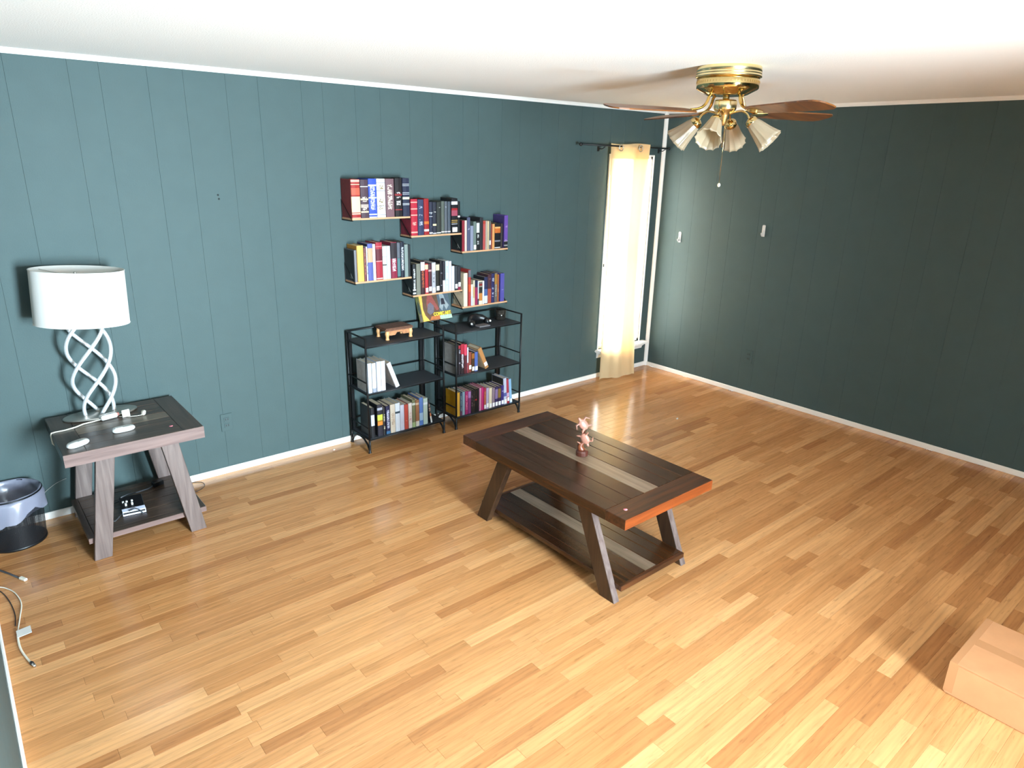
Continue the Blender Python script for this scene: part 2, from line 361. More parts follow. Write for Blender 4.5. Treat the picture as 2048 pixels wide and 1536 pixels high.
MB().prism([(WX0 - .015, -.004, WZ0 - .035), (WX0 - .015, -.05, WZ0 - .035), (WX0 - .015, -.044, WZ0 - .05), (WX0 - .015, -.026, WZ0 - .062), (WX0 - .015, -.018, WZ0 - .085), (WX0 - .015, -.004, WZ0 - .09)], (WX1 - WX0 + .06, 0, 0)).build('apron', M_TRIM, win)
MB().obox((WX0 - .006, -.02, 1.075), (.006, 0, 0), (0, .006, 0), (0, 0, .014)).build('cord_cleat', mat('grey_metal', '8a8a86', .4), win, bevel=.002)

# near window (behind the camera, the daylight comes through it)
w2 = thing('window_2', ((DX0 + DX1) / 2, YN, .35), None, None); tag(w2, kind='structure')
mb = MB()
for a, b in ((DX0, DX0 + .05), (DX1 - .05, DX1)): mb.box((a, YN - .1, .35), (b, YN, 2.1))
mb.box((DX0, YN - .1, 2.05), (DX1, YN, 2.1)); mb.box((DX0, YN - .1, .35), (DX1, YN, .40))
mb.build('window_frame', M_TRIM, w2)
MB().box((DX0 + .05, YN - .06, .40), (DX1 - .05, YN - .055, 2.05)).build('pane', see_through('window_glass_near', 'eef4f6', .93), w2)

# ------------------------------------------------------------------ curtain and rod
rod = thing('curtain_rod', (-.6, -.08, 2.10), 'thin black curtain rod above the narrow window in the corner', 'curtain rod')
MB().tube([(-1.16, -.08, 2.104), (-.04, -.08, 2.098)], .0065, 8).build('rod', M_BLACK, rod)
MB().lathe((-1.16, -.08, 2.104), [(.004, -.032), (.012, -.026), (.015, -.014), (.010, -.004), (.007, 0)], 10, axis=(1, 0, 0)).build('finial', M_BLACK, rod)
MB().lathe((-.04, -.08, 2.098), [(.007, 0), (.010, .004), (.015, .014), (.010, .024), (.004, .028)], 10, axis=(1, 0, 0)).build('finial', M_BLACK, rod)
for bxp in (-.885, -.075):
    MB().tube([(bxp, -.002, 2.075), (bxp, -.05, 2.075), (bxp, -.08, 2.092)], .004, 6).box((bxp - .012, -.004, 2.055), (bxp + .012, 0, 2.095)).build('rod_bracket', M_BLACK, rod)
cur = thing('curtain', (-.55, -.09, 0), 'pale yellow grommet curtain hanging in the middle of the bright corner window', 'curtain')
M_CUR = cloth('yellow_sheer_cloth', 'f2d8ac', 'fae4b8', .5)
rows_ = []; NX = 44; NZ = 34
for j in range(NZ + 1):
    t = j / NZ; z = .006 + 2.118 * t; row = []
    for i in range(NX + 1):
        s_ = i / NX
        xl = -.80 + .015 * (1 - t) + (.022 * math.sin((1 - t) * 3.0)); xr = -.330 - .035 * (1 - t) ** 1.5 - .036 * math.sin(PI * t) ** .8
        x = xl + (xr - xl) * s_
        fold = .018 * math.sin(s_ * 2 * PI * 1.5 + .6) * (.45 + .55 * t) + .010 * math.sin(s_ * 21 + t * 2) * (1 - t) ** 2
        yb = -.078 - .055 * (1 - t) ** 2 * (.35 + .9 * s_)
        if t > .93: fold = fold * .9
        row.append((x, yb + fold - (.02 if .55 < s_ else 0) * min(1, max(0, (s_ - .55) * 8)), z + (.008 * math.sin(s_ * 9) if t < .02 else 0) - (.006 * math.sin(s_ * PI * 2) if t > .98 else 0)))
    rows_.append(row)
fab = MB().grid(rows_).build('fabric', M_CUR, cur, recalc=False)
MB().grid([[(p[0], p[1] - .003, p[2]) for p in rows_[j]] for j in range(NZ - 2, NZ + 1)]).build('header_band', M_CUR, cur, recalc=False)
fold_rows = [[(p[0] - .004 * (k == 0), p[1] + .022 + .006 * math.sin(k * .8), p[2] - .004) for k, p in enumerate(r[27:])] for r in rows_]
MB().grid(fold_rows).build('folded_edge', M_CUR, cur, recalc=False)
for gx in (-.713, -.455):
    ring = [(gx + .024 * math.cos(a), -.108, 2.088 + .026 * math.sin(a)) for a in [2 * PI * k / 20 for k in range(20)]]
    MB().tube(ring, .0045, 6, closed=True).build('grommet', M_SILVER, cur)

# ------------------------------------------------------------------ wall shelves and their books
SH = {1: (-3.292, -2.858, 1.584), 2: (-2.854, -2.428, 1.452), 3: (-2.422, -1.988, 1.317), 4: (-3.292, -2.858, 1.172), 5: (-2.850, -2.422, 1.036), 6: (-2.420, -1.984, .903)}
SHN = {1: 'upper left wall shelf', 2: 'upper middle wall shelf', 3: 'upper right wall shelf', 4: 'lower left wall shelf', 5: 'lower middle wall shelf', 6: 'lower right wall shelf'}
SHD = {1: 'pine wall shelf holding seven thick gilded books, highest on the wall', 2: 'pine wall shelf of red and dark hardbacks, upper row middle', 3: 'pine wall shelf ending with the purple book, upper row right',
       4: 'pine wall shelf starting with the yellow book, lower row left', 5: 'pine wall shelf directly above the leaning cover-out comic book', 6: 'pine wall shelf starting with the tall cream book, lower row right'}
for k, (x0, x1, z) in SH.items():
    s = thing('wall_shelf', ((x0 + x1) / 2, 0, z), SHD[k], 'shelf', 'staggered pine wall shelves')
    MB().box((x0, -.150, z - .004), (x1, -.002, z + .008)).build('board', M_PINE, s, bevel=.001)
    for bx_ in (x0 + .003, x1 - .003):
        h = .006; t = .0035
        mb = MB(); mb.box((bx_ - t, -.008, z - .006), (bx_ + t, -.001, z + .122)); mb.box((bx_ - t, -.146, z - .012), (bx_ + t, -.001, z - .004))
        mb.hexa([(bx_ - t, -.010, z + .110), (bx_ + t, -.010, z + .110), (bx_ + t, -.001, z + .122), (bx_ - t, -.001, z + .122), (bx_ - t, -.150, z - .008), (bx_ + t, -.150, z - .008), (bx_ + t, -.138, z - .004), (bx_ - t, -.138, z - .004)])
        mb.build('wire_bracket', M_BLACK, s)

ORD = 'first second third fourth fifth sixth seventh eighth ninth tenth eleventh twelfth thirteenth fourteenth fifteenth sixteenth seventeenth eighteenth nineteenth twentieth'.split()
BN = [0]
M_MARK = mat('pale_grey_print', '8f918e', .6)
def book(x0, x1, h, zb, y0, depth, lean, label, base_c, ink, bands=(), lab=0, group=None, mark=False, covers=None, dens=.5, x0top=None):
    """upright book, spine towards the room at y0; lean in degrees turns it about its lower left edge (positive: top to the right)"""
    BN[0] += 1
    w_ = x1 - x0 - .0006; y1 = y0 + depth; x1 = x0 + w_
    piv = Vector((x0 if lean <= 0 else x1, 0, zb)); R = Matrix.Rotation(math.radians(lean), 3, 'Y')
    def T(mb):
        if lean: mb.V = [piv + R @ (v - piv) for v in mb.V]
        return mb
    org = (x0 + w_ / 2, y0 + depth / 2, zb)
    m = spine_mat(base_c, ink, dens=dens, seed=BN[0])
    bt = min(.0025, w_ * .16); r = min(.004, w_ * .2)
    mb = MB()
    mb.box((x0, y0 + r, zb), (x0 + bt, y1, zb + h)); mb.box((x1 - bt, y0 + r, zb), (x1, y1, zb + h))
    sp = [(x0, y0 + r + .001, zb), (x0, y0 + r, zb), (x0 + r * .5, y0 + r * .25, zb), (x0 + w_ * .5, y0, zb), (x1 - r * .5, y0 + r * .25, zb), (x1, y0 + r, zb), (x1, y0 + r + .001, zb)]
    mb.prism(sp, (0, 0, h))
    b = T(mb).build('book', m, origin=org); tag(b, label, 'book', group)
    T(MB().box((x0 + bt, y0 + r + .001, zb + .003), (x1 - bt, y1 - .004, zb + h - .004))).build('pages', M_PAGES, b)
    if bands:
        e = .0005
        for (a, c, colr) in bands:
            pts = [(p[0], p[1] - e, zb + a * h) for p in sp[1:6]] + [(p[0], p[1] - e + .0009, zb + a * h) for p in sp[1:6]][::-1]
            T(MB().prism(pts, (0, 0, (c - a) * h))).build('spine_band', mat('print_' + colr, dim(colr), .45), b)
    if lab:
        a, c = (zb + lab * h, zb + lab * h + .032)
        T(MB().box((x0 + w_ * .12, y0 - .0012, a), (x1 - w_ * .10, y0 + .0008, c))).build('spine_label', M_PAPER, b)
    if covers:
        mb = MB(); mb.box((x0 - .0006, y0 + .008, zb + .004), (x0 + .0002, y1 - .004, zb + h - .004)); T(mb).build('cover_print', mat('cover_' + covers, covers, .5, noise=.3, nscale=30), b)
    if mark:
        T(MB().prism([(x0 - .0010, y0 + .030, zb + .018), (x0 - .0010, y0 + .062, zb + .018), (x0 - .0010, y0 + .060, zb + .052)], (.0012, 0, 0))).build('cover_mark', M_MARK, b)
    return b
def row(shelf, zb, y0, coords, spec, depth=.138, group=None):
    for i, (c, s_) in enumerate(zip(coords, spec)):
        d = dict(s_[3]) if len(s_) > 3 else {}
        lean = d.pop('lean', 0); dep = d.pop('depth', depth)
        lb = '%s, %s from left on the %s' % (s_[0], ORD[i], shelf)
        book(c[0], c[1], c[2], zb, y0, dep, lean, lb, s_[1], s_[2], group=group, **d)
C1 = [(-3.289, -3.226, 0.242), (-3.224, -3.167, 0.24), (-3.166, -3.106, 0.246), (-3.105, -3.042, 0.245), (-3.04, -2.975, 0.245), (-2.971, -2.915, 0.248), (-2.911, -2.857, 0.249)]
R1 = [('red book with cream and gold spine', 'a52420', 'e9c48a', {'bands': [(.0, .02, 'd8a890'), (.10, .13, 'e8c8a8'), (.15, .56, 'ead3a6'), (.60, .78, 'c85a40'), (.86, .88, 'e8c8a8'), (.93, .99, 'd9a99a')], 'covers': '6e1c1c', 'dens': .2}),
      ('dark plum book with cream bars', '4c3540', 'e9d9c8', {'bands': [(.14, .18, 'e2cba6'), (.27, .36, 'b9a79c'), (.47, .51, 'e2cba6'), (.81, .83, 'efe6dc')], 'dens': .45}),
      ('royal blue book with silver blocking', '3450b4', 'f4f4fa', {'bands': [(.0, .03, 'c9c4e6'), (.07, .10, 'e8e8f4'), (.50, .53, 'dfe2f2'), (.81, .85, 'e4e6f4')], 'dens': .62}),
      ('ivory book with gold ornament', 'e9e9ea', '8f7c46', {'bands': [(.06, .07, '55556a'), (.29, .30, '55556a'), (.69, .70, '55556a'), (.89, .90, '55556a')], 'dens': .5}),
      ('mauve book with cream tracery', '76565c', 'f0dccb', {'bands': [(.28, .285, '4a3238'), (.72, .725, '4a3238')], 'dens': .65}),
      ('black book with red and white emblem', '1d1517', 'ece4e2', {'bands': [(.17, .20, '8c1f24'), (.55, .60, '8c1f24')], 'dens': .48}),
      ('navy book with silver rules', '252940', 'dfe0ea', {'bands': [(.30, .312, 'e4e4ea'), (.335, .347, 'e4e4ea'), (.58, .59, 'e4e4ea'), (.62, .63, 'e4e4ea'), (.80, .81, 'e4e4ea'), (.84, .85, 'e4e4ea'), (.45, .51, 'd9d8b8')], 'dens': .4})]
row(SHN[1], 1.592, -.146, C1, R1, group='books on the upper left wall shelf')
C2 = [(-2.849, -2.796, 0.244), (-2.794, -2.746, 0.24), (-2.744, -2.703, 0.245), (-2.701, -2.672, 0.223), (-2.671, -2.64, 0.221), (-2.638, -2.602, 0.22), (-2.6, -2.573, 0.225), (-2.571, -2.548, 0.224), (-2.545, -2.52, 0.222), (-2.512, -2.458, 0.244), (-2.456, -2.436, 0.222)]
R2 = [('crimson book with gold flowers', 'b52438', 'f2b0a0', {'bands': [(.07, .11, 'f0a898'), (.55, .58, 'f0a898'), (.72, .75, 'f0a898'), (.90, .93, 'f0a898')], 'covers': '7a1a2c', 'dens': .4}),
      ('slate blue book with grey stars', '343a58', 'b8bccb', {'dens': .5}),
      ('red book with white front edge', '9c1f22', 'f0d0b0', {'bands': [(.30, .38, 'c86a2a'), (.10, .16, 'e9d6d0')], 'dens': .35}),
      ('dark navy book with silver bands', '2c2f42', 'd4d6dc', {'bands': [(.66, .68, 'cfd0d6'), (.55, .565, 'cfd0d6'), (.03, .07, 'e8e6ea')], 'dens': .4}),
      ('black book with cream moon', '2a2c38', 'f0eee0', {'bands': [(.27, .33, 'd9c9a2'), (.02, .05, 'dcdce2')], 'dens': .45}),
      ('charcoal book with white words', '333531', 'dcdcd8', {'bands': [(.03, .06, 'e4e4e4')], 'dens': .4}),
      ('grey green book with white tip', '5a6058', 'cfd2ca', {'bands': [(.05, .08, 'f2e4e4')], 'dens': .35}),
      ('ash grey book with white tip', '5d6168', 'd4d6da', {'bands': [(.05, .08, 'f2e4e4')], 'dens': .35}),
      ('steel grey book with white tip', '4c545e', 'd4d6da', {'bands': [(.05, .08, 'f2e4e4')], 'dens': .35}),
      ('tall black book with pink picture', '16161c', 'd8a45c', {'bands': [(.82, .91, 'e2e4e8'), (.50, .66, 'a24a5c'), (.66, .72, '9c1a20'), (.36, .38, 'c49a4e'), (.31, .33, 'c49a4e'), (.26, .275, 'c8c8cc')], 'lab': .04, 'covers': '1a1c1e', 'dens': .1}),
      ('thin black book with white dot', '121214', '808080', {'bands': [(.50, .55, 'f4f4f4')], 'dens': .1})]
row(SHN[2], 1.460, -.146, C2, R2, group='books on the upper middle wall shelf')
C3 = [(-2.418, -2.396, 0.221), (-2.395, -2.375, 0.221), (-2.374, -2.345, 0.242), (-2.344, -2.316, 0.18), (-2.316, -2.289, 0.21), (-2.287, -2.259, 0.214), (-2.258, -2.227, 0.236), (-2.226, -2.203, 0.212), (-2.203, -2.185, 0.211), (-2.184, -2.171, 0.21), (-2.17, -2.152, 0.21), (-2.151, -2.139, 0.186), (-2.138, -2.115, 0.186), (-2.114, -2.059, 0.19), (-2.057, -2.036, 0.185), (-2.022, -1.986, 0.245)]
R3 = [('thin maroon book with black cover', '8a2030', 'd8b8a8', {'covers': '171819', 'mark': True, 'dens': .2}),
      ('pale pinkish cream book', 'd8c4b8', '7a5a5a', {'dens': .25}),
      ('tall slate book with blue letters', '50546e', 'c4c8d8', {'covers': '141617', 'dens': .4}),
      ('short lavender grey book', '8c90a4', 'c9ccd8', {'dens': .2}),
      ('grey green book with white label', '6e7c74', '9c8080', {'lab': .04, 'dens': .35}),
      ('black book with white title strip', '1a1c1e', 'eef0ee', {'bands': [(.60, .93, 'd9dbd8')], 'dens': .5}),
      ('tall black book with tan edge', '2c2a2e', 'c8a680', {'dens': .15}),
      ('salmon red book', 'b8504c', 'e8b4a8', {'bands': [(.90, .97, 'b03424')], 'dens': .15}),
      ('beige grey book', 'b0a090', '786a5c', {'dens': .2}),
      ('narrow cream book', 'dcc49a', '9c8460', {'dens': .15}),
      ('grey book with pink label', '6a6460', 'd8d0cc', {'lab': .16, 'dens': .4}),
      ('narrow red brown book', '8c3c34', 'd4a08c', {'dens': .2}),
      ('tan orange book', 'd8995c', 'a86a34', {'dens': .1}),
      ('black book with orange flame', '16161a', '88888c', {'bands': [(.80, .86, 'e4b070'), (.62, .80, 'c86a2c'), (.28, .33, '8c8c96'), (.03, .06, 'f0f0f0')], 'dens': .05}),
      ('dark brown slim book', '382f30', '94847c', {'dens': .3}),
      ('purple book with black foot', '6a4a9c', 'c0a0d4', {'bands': [(.0, .20, '1d1b22'), (.205, .225, 'b8a8b0'), (.06, .10, 'e8e8e8')], 'covers': '3a2f5e', 'dens': .45})]
row(SHN[3], 1.325, -.146, C3, R3, group='books on the upper right wall shelf')
C4 = [(-3.29, -3.271, 0.209), (-3.269, -3.221, 0.237), (-3.22, -3.203, 0.221), (-3.203, -3.192, 0.227), (-3.191, -3.154, 0.245), (-3.153, -3.132, 0.241), (-3.13, -3.081, 0.25), (-3.079, -3.049, 0.222), (-3.049, -3.019, 0.222), (-3.017, -2.968, 0.245), (-2.967, -2.941, 0.245), (-2.94, -2.91, 0.244), (-2.909, -2.879, 0.224), (-2.878, -2.860, 0.221)]
R4 = [('black covered book with grey spine', '77747a', 'a8a4a8', {'covers': '1b1d1e', 'mark': True, 'dens': .1}),
      ('yellow book with small dark lettering', 'e2b45c', '8a6420', {'covers': 'a8701c', 'dens': .3}),
      ('maroon book with orange letters', '6e2f36', 'b86a3c', {'dens': .5}),
      ('thin black and white book', 'd8d8dc', '2a2a34', {'dens': .5}),
      ('blue book with peach panel', '5a62a8', 'b8bce0', {'bands': [(.50, .88, 'dca884')], 'covers': '26283a', 'dens': .2}),
      ('plain white book', 'eceaea', 'b8b8c0', {'dens': .15}),
      ('red book with white banded title', 'a82838', 'f0e4e0', {'bands': [(.88, .90, 'd88080'), (.52, .82, '5e1c28'), (.49, .51, 'e0a0a0'), (.02, .05, 'e8c8c0')], 'dens': .05}),
      ('ivory book with tiny black marks', 'f0efe8', '3c3c38', {'bands': [(.42, .455, '3a3a38'), (.68, .69, '66645c')], 'dens': .06}),
      ('pale grey blue book', 'c6d0d6', '8c9aa4', {'dens': .3}),
      ('crimson book with black top', '8a1e3a', 'f4dfe6', {'bands': [(.55, .98, '2a2026')], 'dens': .6}),
      ('black and teal book', '20242c', 'dfe4ea', {'bands': [(.04, .55, '4f7478'), (.56, .97, '60646e')], 'dens': .5}),
      ('navy book with white lettering', '1c2030', 'e8ebf2', {'dens': .68}),
      ('mottled grey green book', '82908c', '5a6a70', {'dens': .4}),
      ('black book with white edge', '1a1c20', 'e0e0e0', {'dens': .2})]
row(SHN[4], 1.180, -.146, C4, R4, group='books on the lower left wall shelf')
C5 = [(-2.846, -2.819, 0.219), (-2.816, -2.781, 0.22), (-2.779, -2.745, 0.236), (-2.744, -2.716, 0.215), (-2.715, -2.687, 0.213), (-2.685, -2.653, 0.22), (-2.651, -2.62, 0.211), (-2.617, -2.592, 0.226), (-2.591, -2.569, 0.220), (-2.568, -2.540, 0.222), (-2.539, -2.514, 0.218), (-2.512, -2.488, 0.18), (-2.486, -2.459, 0.178), (-2.458, -2.431, 0.176)]
R5 = [('black book with white column of letters', '26272a', 'e2e4e2', {'covers': '16191b', 'mark': True, 'bands': [(.04, .09, 'd8d8d4'), (.15, .19, 'f2f2f0')], 'dens': .6}),
      ('olive grey book', '7d7d70', 'b2b2a4', {'dens': .4}),
      ('white topped book with orange letters', '3a2428', 'c8603c', {'bands': [(.72, .97, 'e6e2ea')], 'covers': '1a1c1e', 'dens': .7}),
      ('red book with yellow top block', 'b42a34', 'f0c0b0', {'bands': [(.82, .97, 'e8cfa4')], 'lab': .05, 'dens': .4}),
      ('dark red book with black foot', '4c2830', 'c06058', {'lab': .08, 'bands': [(.74, .80, 'c8a0a0')], 'dens': .3}),
      ('silver grey book', 'b4b4ba', '60606a', {'lab': .03, 'bands': [(.70, .97, 'd8d6d6')], 'dens': .5}),
      ('black book with cream oval', '26241f', '7c7868', {'lab': .07, 'bands': [(.76, .96, 'd8c8a8')], 'dens': .3}),
      ('black book with grey figures', '1c1a20', '90909c', {'dens': .45}),
      ('black book with pale pink foot', '2a2832', 'a8a8b4', {'bands': [(.0, .38, 'e8d4d8')], 'dens': .35}),
      ('tall pale aqua book', 'cfe0e4', '8cb4ba', {'dens': .5}),
      ('tall pale lilac book', 'dcd4e4', 'b8a8c8', {'dens': .4}),
      ('short white book', 'f0eef4', 'c8c4d0', {'dens': .15}),
      ('short dark grey labelled book', '3a3d42', '6c7880', {'lab': .08, 'dens': .4}),
      ('short black book with red foot', '2c2c32', '9898a0', {'lab': .14, 'bands': [(.0, .12, '8e2040')], 'dens': .3})]
row(SHN[5], 1.044, -.146, C5, R5, group='books on the lower middle wall shelf')
C6 = [(-2.404, -2.368, 0.252), (-2.361, -2.337, 0.274), (-2.336, -2.316, 0.163), (-2.315, -2.3, 0.191), (-2.299, -2.273, 0.189), (-2.272, -2.262, 0.182), (-2.261, -2.227, 0.181), (-2.226, -2.211, 0.179), (-2.21, -2.177, 0.206), (-2.176, -2.141, 0.224), (-2.141, -2.11, 0.227), (-2.109, -2.082, 0.228), (-2.081, -2.065, 0.215), (-2.051, -2.011, 0.22)]
R6 = [('big cream book with blank cover', 'ecdcc0', 'd0bc9c', {'covers': 'cdbca0', 'dens': .05}),
      ('tall orange red book with grey top', 'b43c38', 'e88060', {'bands': [(.80, .99, '6c6870'), (.40, .60, 'd0542c')], 'dens': .4}),
      ('short pale lemon book', 'e4dfc8', 'c8b890', {'bands': [(.0, .45, 'cdd0e4')], 'dens': .1}),
      ('cream and gold book', 'e8dcb8', 'b88c50', {'bands': [(.3, .75, 'd4ac74')], 'dens': .2}),
      ('navy and magenta book', '202440', 'd8d8e8', {'bands': [(.0, .72, '98284e')], 'dens': .4}),
      ('slim white book with blue foot', 'd4dae6', '707890', {'bands': [(.0, .25, '2c3050')], 'dens': .2}),
      ('cream book with black and orange panels', 'ecdcc0', 'c0a070', {'bands': [(.76, .96, '7a6a60'), (.80, .88, 'd02828'), (.48, .75, '2a2824'), (.16, .48, 'c8803c')], 'dens': .05}),
      ('slim white book beside the orange panels', 'eceaf0', 'b0b0b8', {'dens': .1}),
      ('navy and white book', '2c3050', 'e8ecf4', {'bands': [(.02, .30, 'd8e0ea'), (.30, .55, '4a6498')], 'covers': '1a1c20', 'dens': .4}),
      ('dark brown book with orange foot', '4c2c34', 'a06a5c', {'bands': [(.0, .50, 'a84c38')], 'dens': .35}),
      ('indigo book with white letters', '2c2c58', 'd0d4e4', {'dens': .5}),
      ('taupe book with gold top', '6a6058', 'b0a898', {'bands': [(.62, .96, '9c7030')], 'dens': .5}),
      ('slim rust book', 'a05a34', 'd49c70', {'dens': .4}),
      ('violet blue book', '55509c', '8884c4', {'dens': .4})]
row(SHN[6], .911, -.146, C6, R6, group='books on the lower right wall shelf')

# ------------------------------------------------------------------ folding metal bookcases
def bookcase(x0, x1, label, lev):
    yb, yf = -.024, -.290; zt = .826
    t = thing('metal_bookcase', ((x0 + x1) / 2, -.155, 0), label, 'bookcase', 'folding black bookcases')
    r = .0072
    for sx, x in ((0, x0), (1, x1)):
        for yy in (yb, yf):
            p = MB().tube([(x, yy, .10), (x, yy, zt + .004)], r, 8); q = -1 if yy == yf else 1
            pts = [(x, yy, .10), (x, yy, .06), (x, yy - .002 * q, .03), (x, yy - .004 * q, .008), (x, yy + .000, .001)]
            p.tube(pts, [r, r * 1.1, r * 1.1, r * 1.5, r * 1.7], 8); p.build('leg', M_BLACK, t)
        MB().tube([(x, yb, zt), (x, yf, zt)], r * .85, 8).build('side_rail', M_BLACK, t)
        arch = [(x, yb - .004, .015), (x, yb - .03, .055), (x, yb - .08, .085), (x, (yb + yf) / 2, .092), (x, yf + .08, .085), (x, yf + .03, .055), (x, yf + .004, .015)]
        MB().tube(arch, r * .95, 8).build('foot_arch', M_BLACK, t)
        for z in lev[1:]: MB().tube([(x, yb, z + .078), (x, yf, z + .078)], r * .7, 6).build('side_rail', M_BLACK, t)
    MB().tube([(x0, yb, zt), (x1, yb, zt)], r * .85, 8).build('back_rail', M_BLACK, t)
    for z in lev[1:]: MB().tube([(x0, yb, z + .078), (x1, yb, z + .078)], r * .75, 6).build('back_rail', M_BLACK, t)
    # hinged folding strips beside the rear legs
    for x, d in ((x0, .023), (x1, -.023)):
        MB().box((x + d - .012, yb - .004, .10), (x + d + .012, yb + .004, zt)).build('hinge_strip', M_BLACK, t)
    for z in lev:
        mb = MB(); q = .005
        mb.tube([(x0, yf, z - .006), (x1, yf, z - .006)], q, 6).tube([(x0, yb, z - .006), (x1, yb, z - .006)], q, 6).tube([(x0, yb, z - .006), (x0, yf, z - .006)], q, 6).tube([(x1, yb, z - .006), (x1, yf, z - .006)], q, 6)
        s = mb.build('shelf', M_BLACK, t)
        MB().box((x0 + .003, yf + .003, z - .0025), (x1 - .003, yb - .003, z)).build('mesh_sheet', M_BLACKMESH, s)
        for f in (.25, .5, .75):
            xx = x0 + (x1 - x0) * f; MB().tube([(xx, yf, z - .006), (xx, yb, z - .006)], .0032, 6).build('cross_rod', M_BLACK, s)
    return t
LV1 = (.768, .437, .106); LV2 = (.760, .431, .098)
bookcase(-3.316, -2.692, 'black folding metal bookcase on the left, with the small stool on top', LV1)
bookcase(-2.580, -1.952, 'black folding metal bookcase on the right, nearer the window', LV2)
def bk(where, zb, y0, coords, spec, depth, group): row(where, zb, y0, coords, spec, depth, group)
bk('left bookcase middle tier', LV1[1], -.276, [(-3.299, -3.269, .212), (-3.266, -3.236, .208), (-3.232, -3.199, .214), (-3.198, -3.165, .212)],
   [('white book with grey cover', 'd4dae6', '8c94a4', {'lab': .02, 'covers': 'a4a09e', 'dens': .35}), ('bright white book', 'f2f2f4', 'b0b0b8', {'bands': [(.0, .14, '9aa0ae')], 'dens': .2}),
    ('pale lavender white book', 'd0d4e4', 'a0a4b8', {'lab': .03, 'dens': .3}), ('white book with blush foot', 'ececf0', 'c09c94', {'bands': [(.14, .42, 'e6d8d2')], 'dens': .3})], .16, 'books on the middle tier of the left bookcase')
book(-3.083, -3.052, .198, LV1[1], -.276, .15, -20.5, 'white book leaning against the row on the left bookcase middle tier', 'eceaee', 'b8b0b0', covers='b4aca6', group='books on the middle tier of the left bookcase', dens=.2)
CB = [(-3.290, -3.262, 0.222), (-3.240, -3.198, 0.234), (-3.197, -3.178, 0.209), (-3.173, -3.14, 0.21), (-3.138, -3.098, 0.213), (-3.097, -3.059, 0.214), (-3.058, -3.024, 0.193), (-3.023, -2.991, 0.189), (-2.989, -2.959, 0.192), (-2.958, -2.93, 0.212), (-2.928, -2.898, 0.202), (-2.897, -2.865, 0.214), (-2.863, -2.825, 0.202)]
RB = [('black book with white panel', '1a1a1e', 'c8c8d4', {'bands': [(.40, .76, 'c8cad8')], 'covers': '232428', 'dens': .2}),
      ('black book with yellow and orange flames', '2a2630', 'e8e6e0', {'bands': [(.34, .50, 'd88430'), (.46, .68, 'c8c848'), (.82, .90, 'a0a0ac')], 'covers': '151518', 'dens': .3}),
      ('slim dark book with cream marks', '2a2626', 'd8ccb0', {'dens': .5}), ('navy book with lilac letters', '262444', 'd4d4e8', {'bands': [(.0, .10, '3c6a90')], 'dens': .72}),
      ('beige book with brown title', 'd8c8b4', 'a88c74', {'dens': .5}), ('white book with dark roundel', 'dde2ea', '9aa4b4', {'bands': [(.64, .71, '2f4450')], 'dens': .2}),
      ('pale lavender book', 'd0d0e0', 'b0b0c8', {'dens': .25}), ('orange red book', 'c24c40', 'e8a090', {'dens': .4}), ('cream book with red letters', 'e8dcd4', 'c07068', {'dens': .5}),
      ('olive book with white ring', '7a7a58', 'c0c8a8', {'bands': [(.0, .18, 'a8bc84'), (.80, .88, 'd8d8cc')], 'dens': .3}), ('copper brown book', 'a06a48', 'dcb498', {'bands': [(.0, .20, 'd8d0c0'), (.82, .90, 'd0b090')], 'dens': .3}),
      ('sky blue book', '5a7cba', 'b8cce8', {'bands': [(.18, .45, 'a8c4dc')], 'dens': .25}), ('pale mint book', 'b4c4b8', '90a898', {'bands': [(.76, .84, 'dce0e4')], 'dens': .3})]
bk('left bookcase bottom tier', LV1[2], -.276, CB, RB, .155, 'books on the bottom tier of the left bookcase')
book(-2.800, -2.786, .185, LV1[2], -.276, .13, -8, 'thin dark book leaning alone at right end of the left bookcase bottom', '2c2c34', 'd0a890', bands=[(.0, .28, 'e4e0da'), (.28, .42, 'c87850')], group='books on the bottom tier of the left bookcase')
C2m = [(-2.571, -2.548, 0.232), (-2.547, -2.526, 0.229), (-2.525, -2.495, 0.236), (-2.494, -2.468, 0.228), (-2.467, -2.455, 0.200), (-2.453, -2.427, 0.160), (-2.424, -2.397, 0.150), (-2.396, -2.366, 0.152)]
R2m = [('black book with grey picture cover', '222022', '8c8c8c', {'covers': '8e8a86', 'dens': .2}), ('dark book with red head', '2a2228', 'c8c0cc', {'bands': [(.88, .99, '9c2430')], 'dens': .4}),
       ('red topped black book', '2a2024', 'f0e6ec', {'bands': [(.66, .99, 'b0283a')], 'dens': .7}), ('bright red book with maroon foot', '5c2028', 'e8d4d8', {'bands': [(.62, .99, 'd0425a')], 'dens': .35}),
       ('slim white and red book', 'd8dce8', 'a03040', {'bands': [(.0, .4, 'a03c48')], 'dens': .4}), ('rust book with white label', '8c4838', 'c08470', {'lab': .16, 'dens': .2}),
       ('dark orange labelled book', '4c3018', 'c87828', {'lab': .06, 'bands': [(.70, .96, '9c5c20')], 'dens': .3}), ('blue labelled book', '4c62a4', 'a8b4dc', {'lab': .05, 'dens': .3})]
bk('right bookcase middle tier', LV2[1], -.276, C2m, R2m, .16, 'books on the middle tier of the right bookcase')
book(-2.292, -2.256, .185, LV2[1], -.276, .15, -24, 'tan book leaning against the row on the right bookcase middle tier', 'b8804c', 'e0b080', lab=.12, covers='c0a482', group='books on the middle tier of the right bookcase', dens=.2)
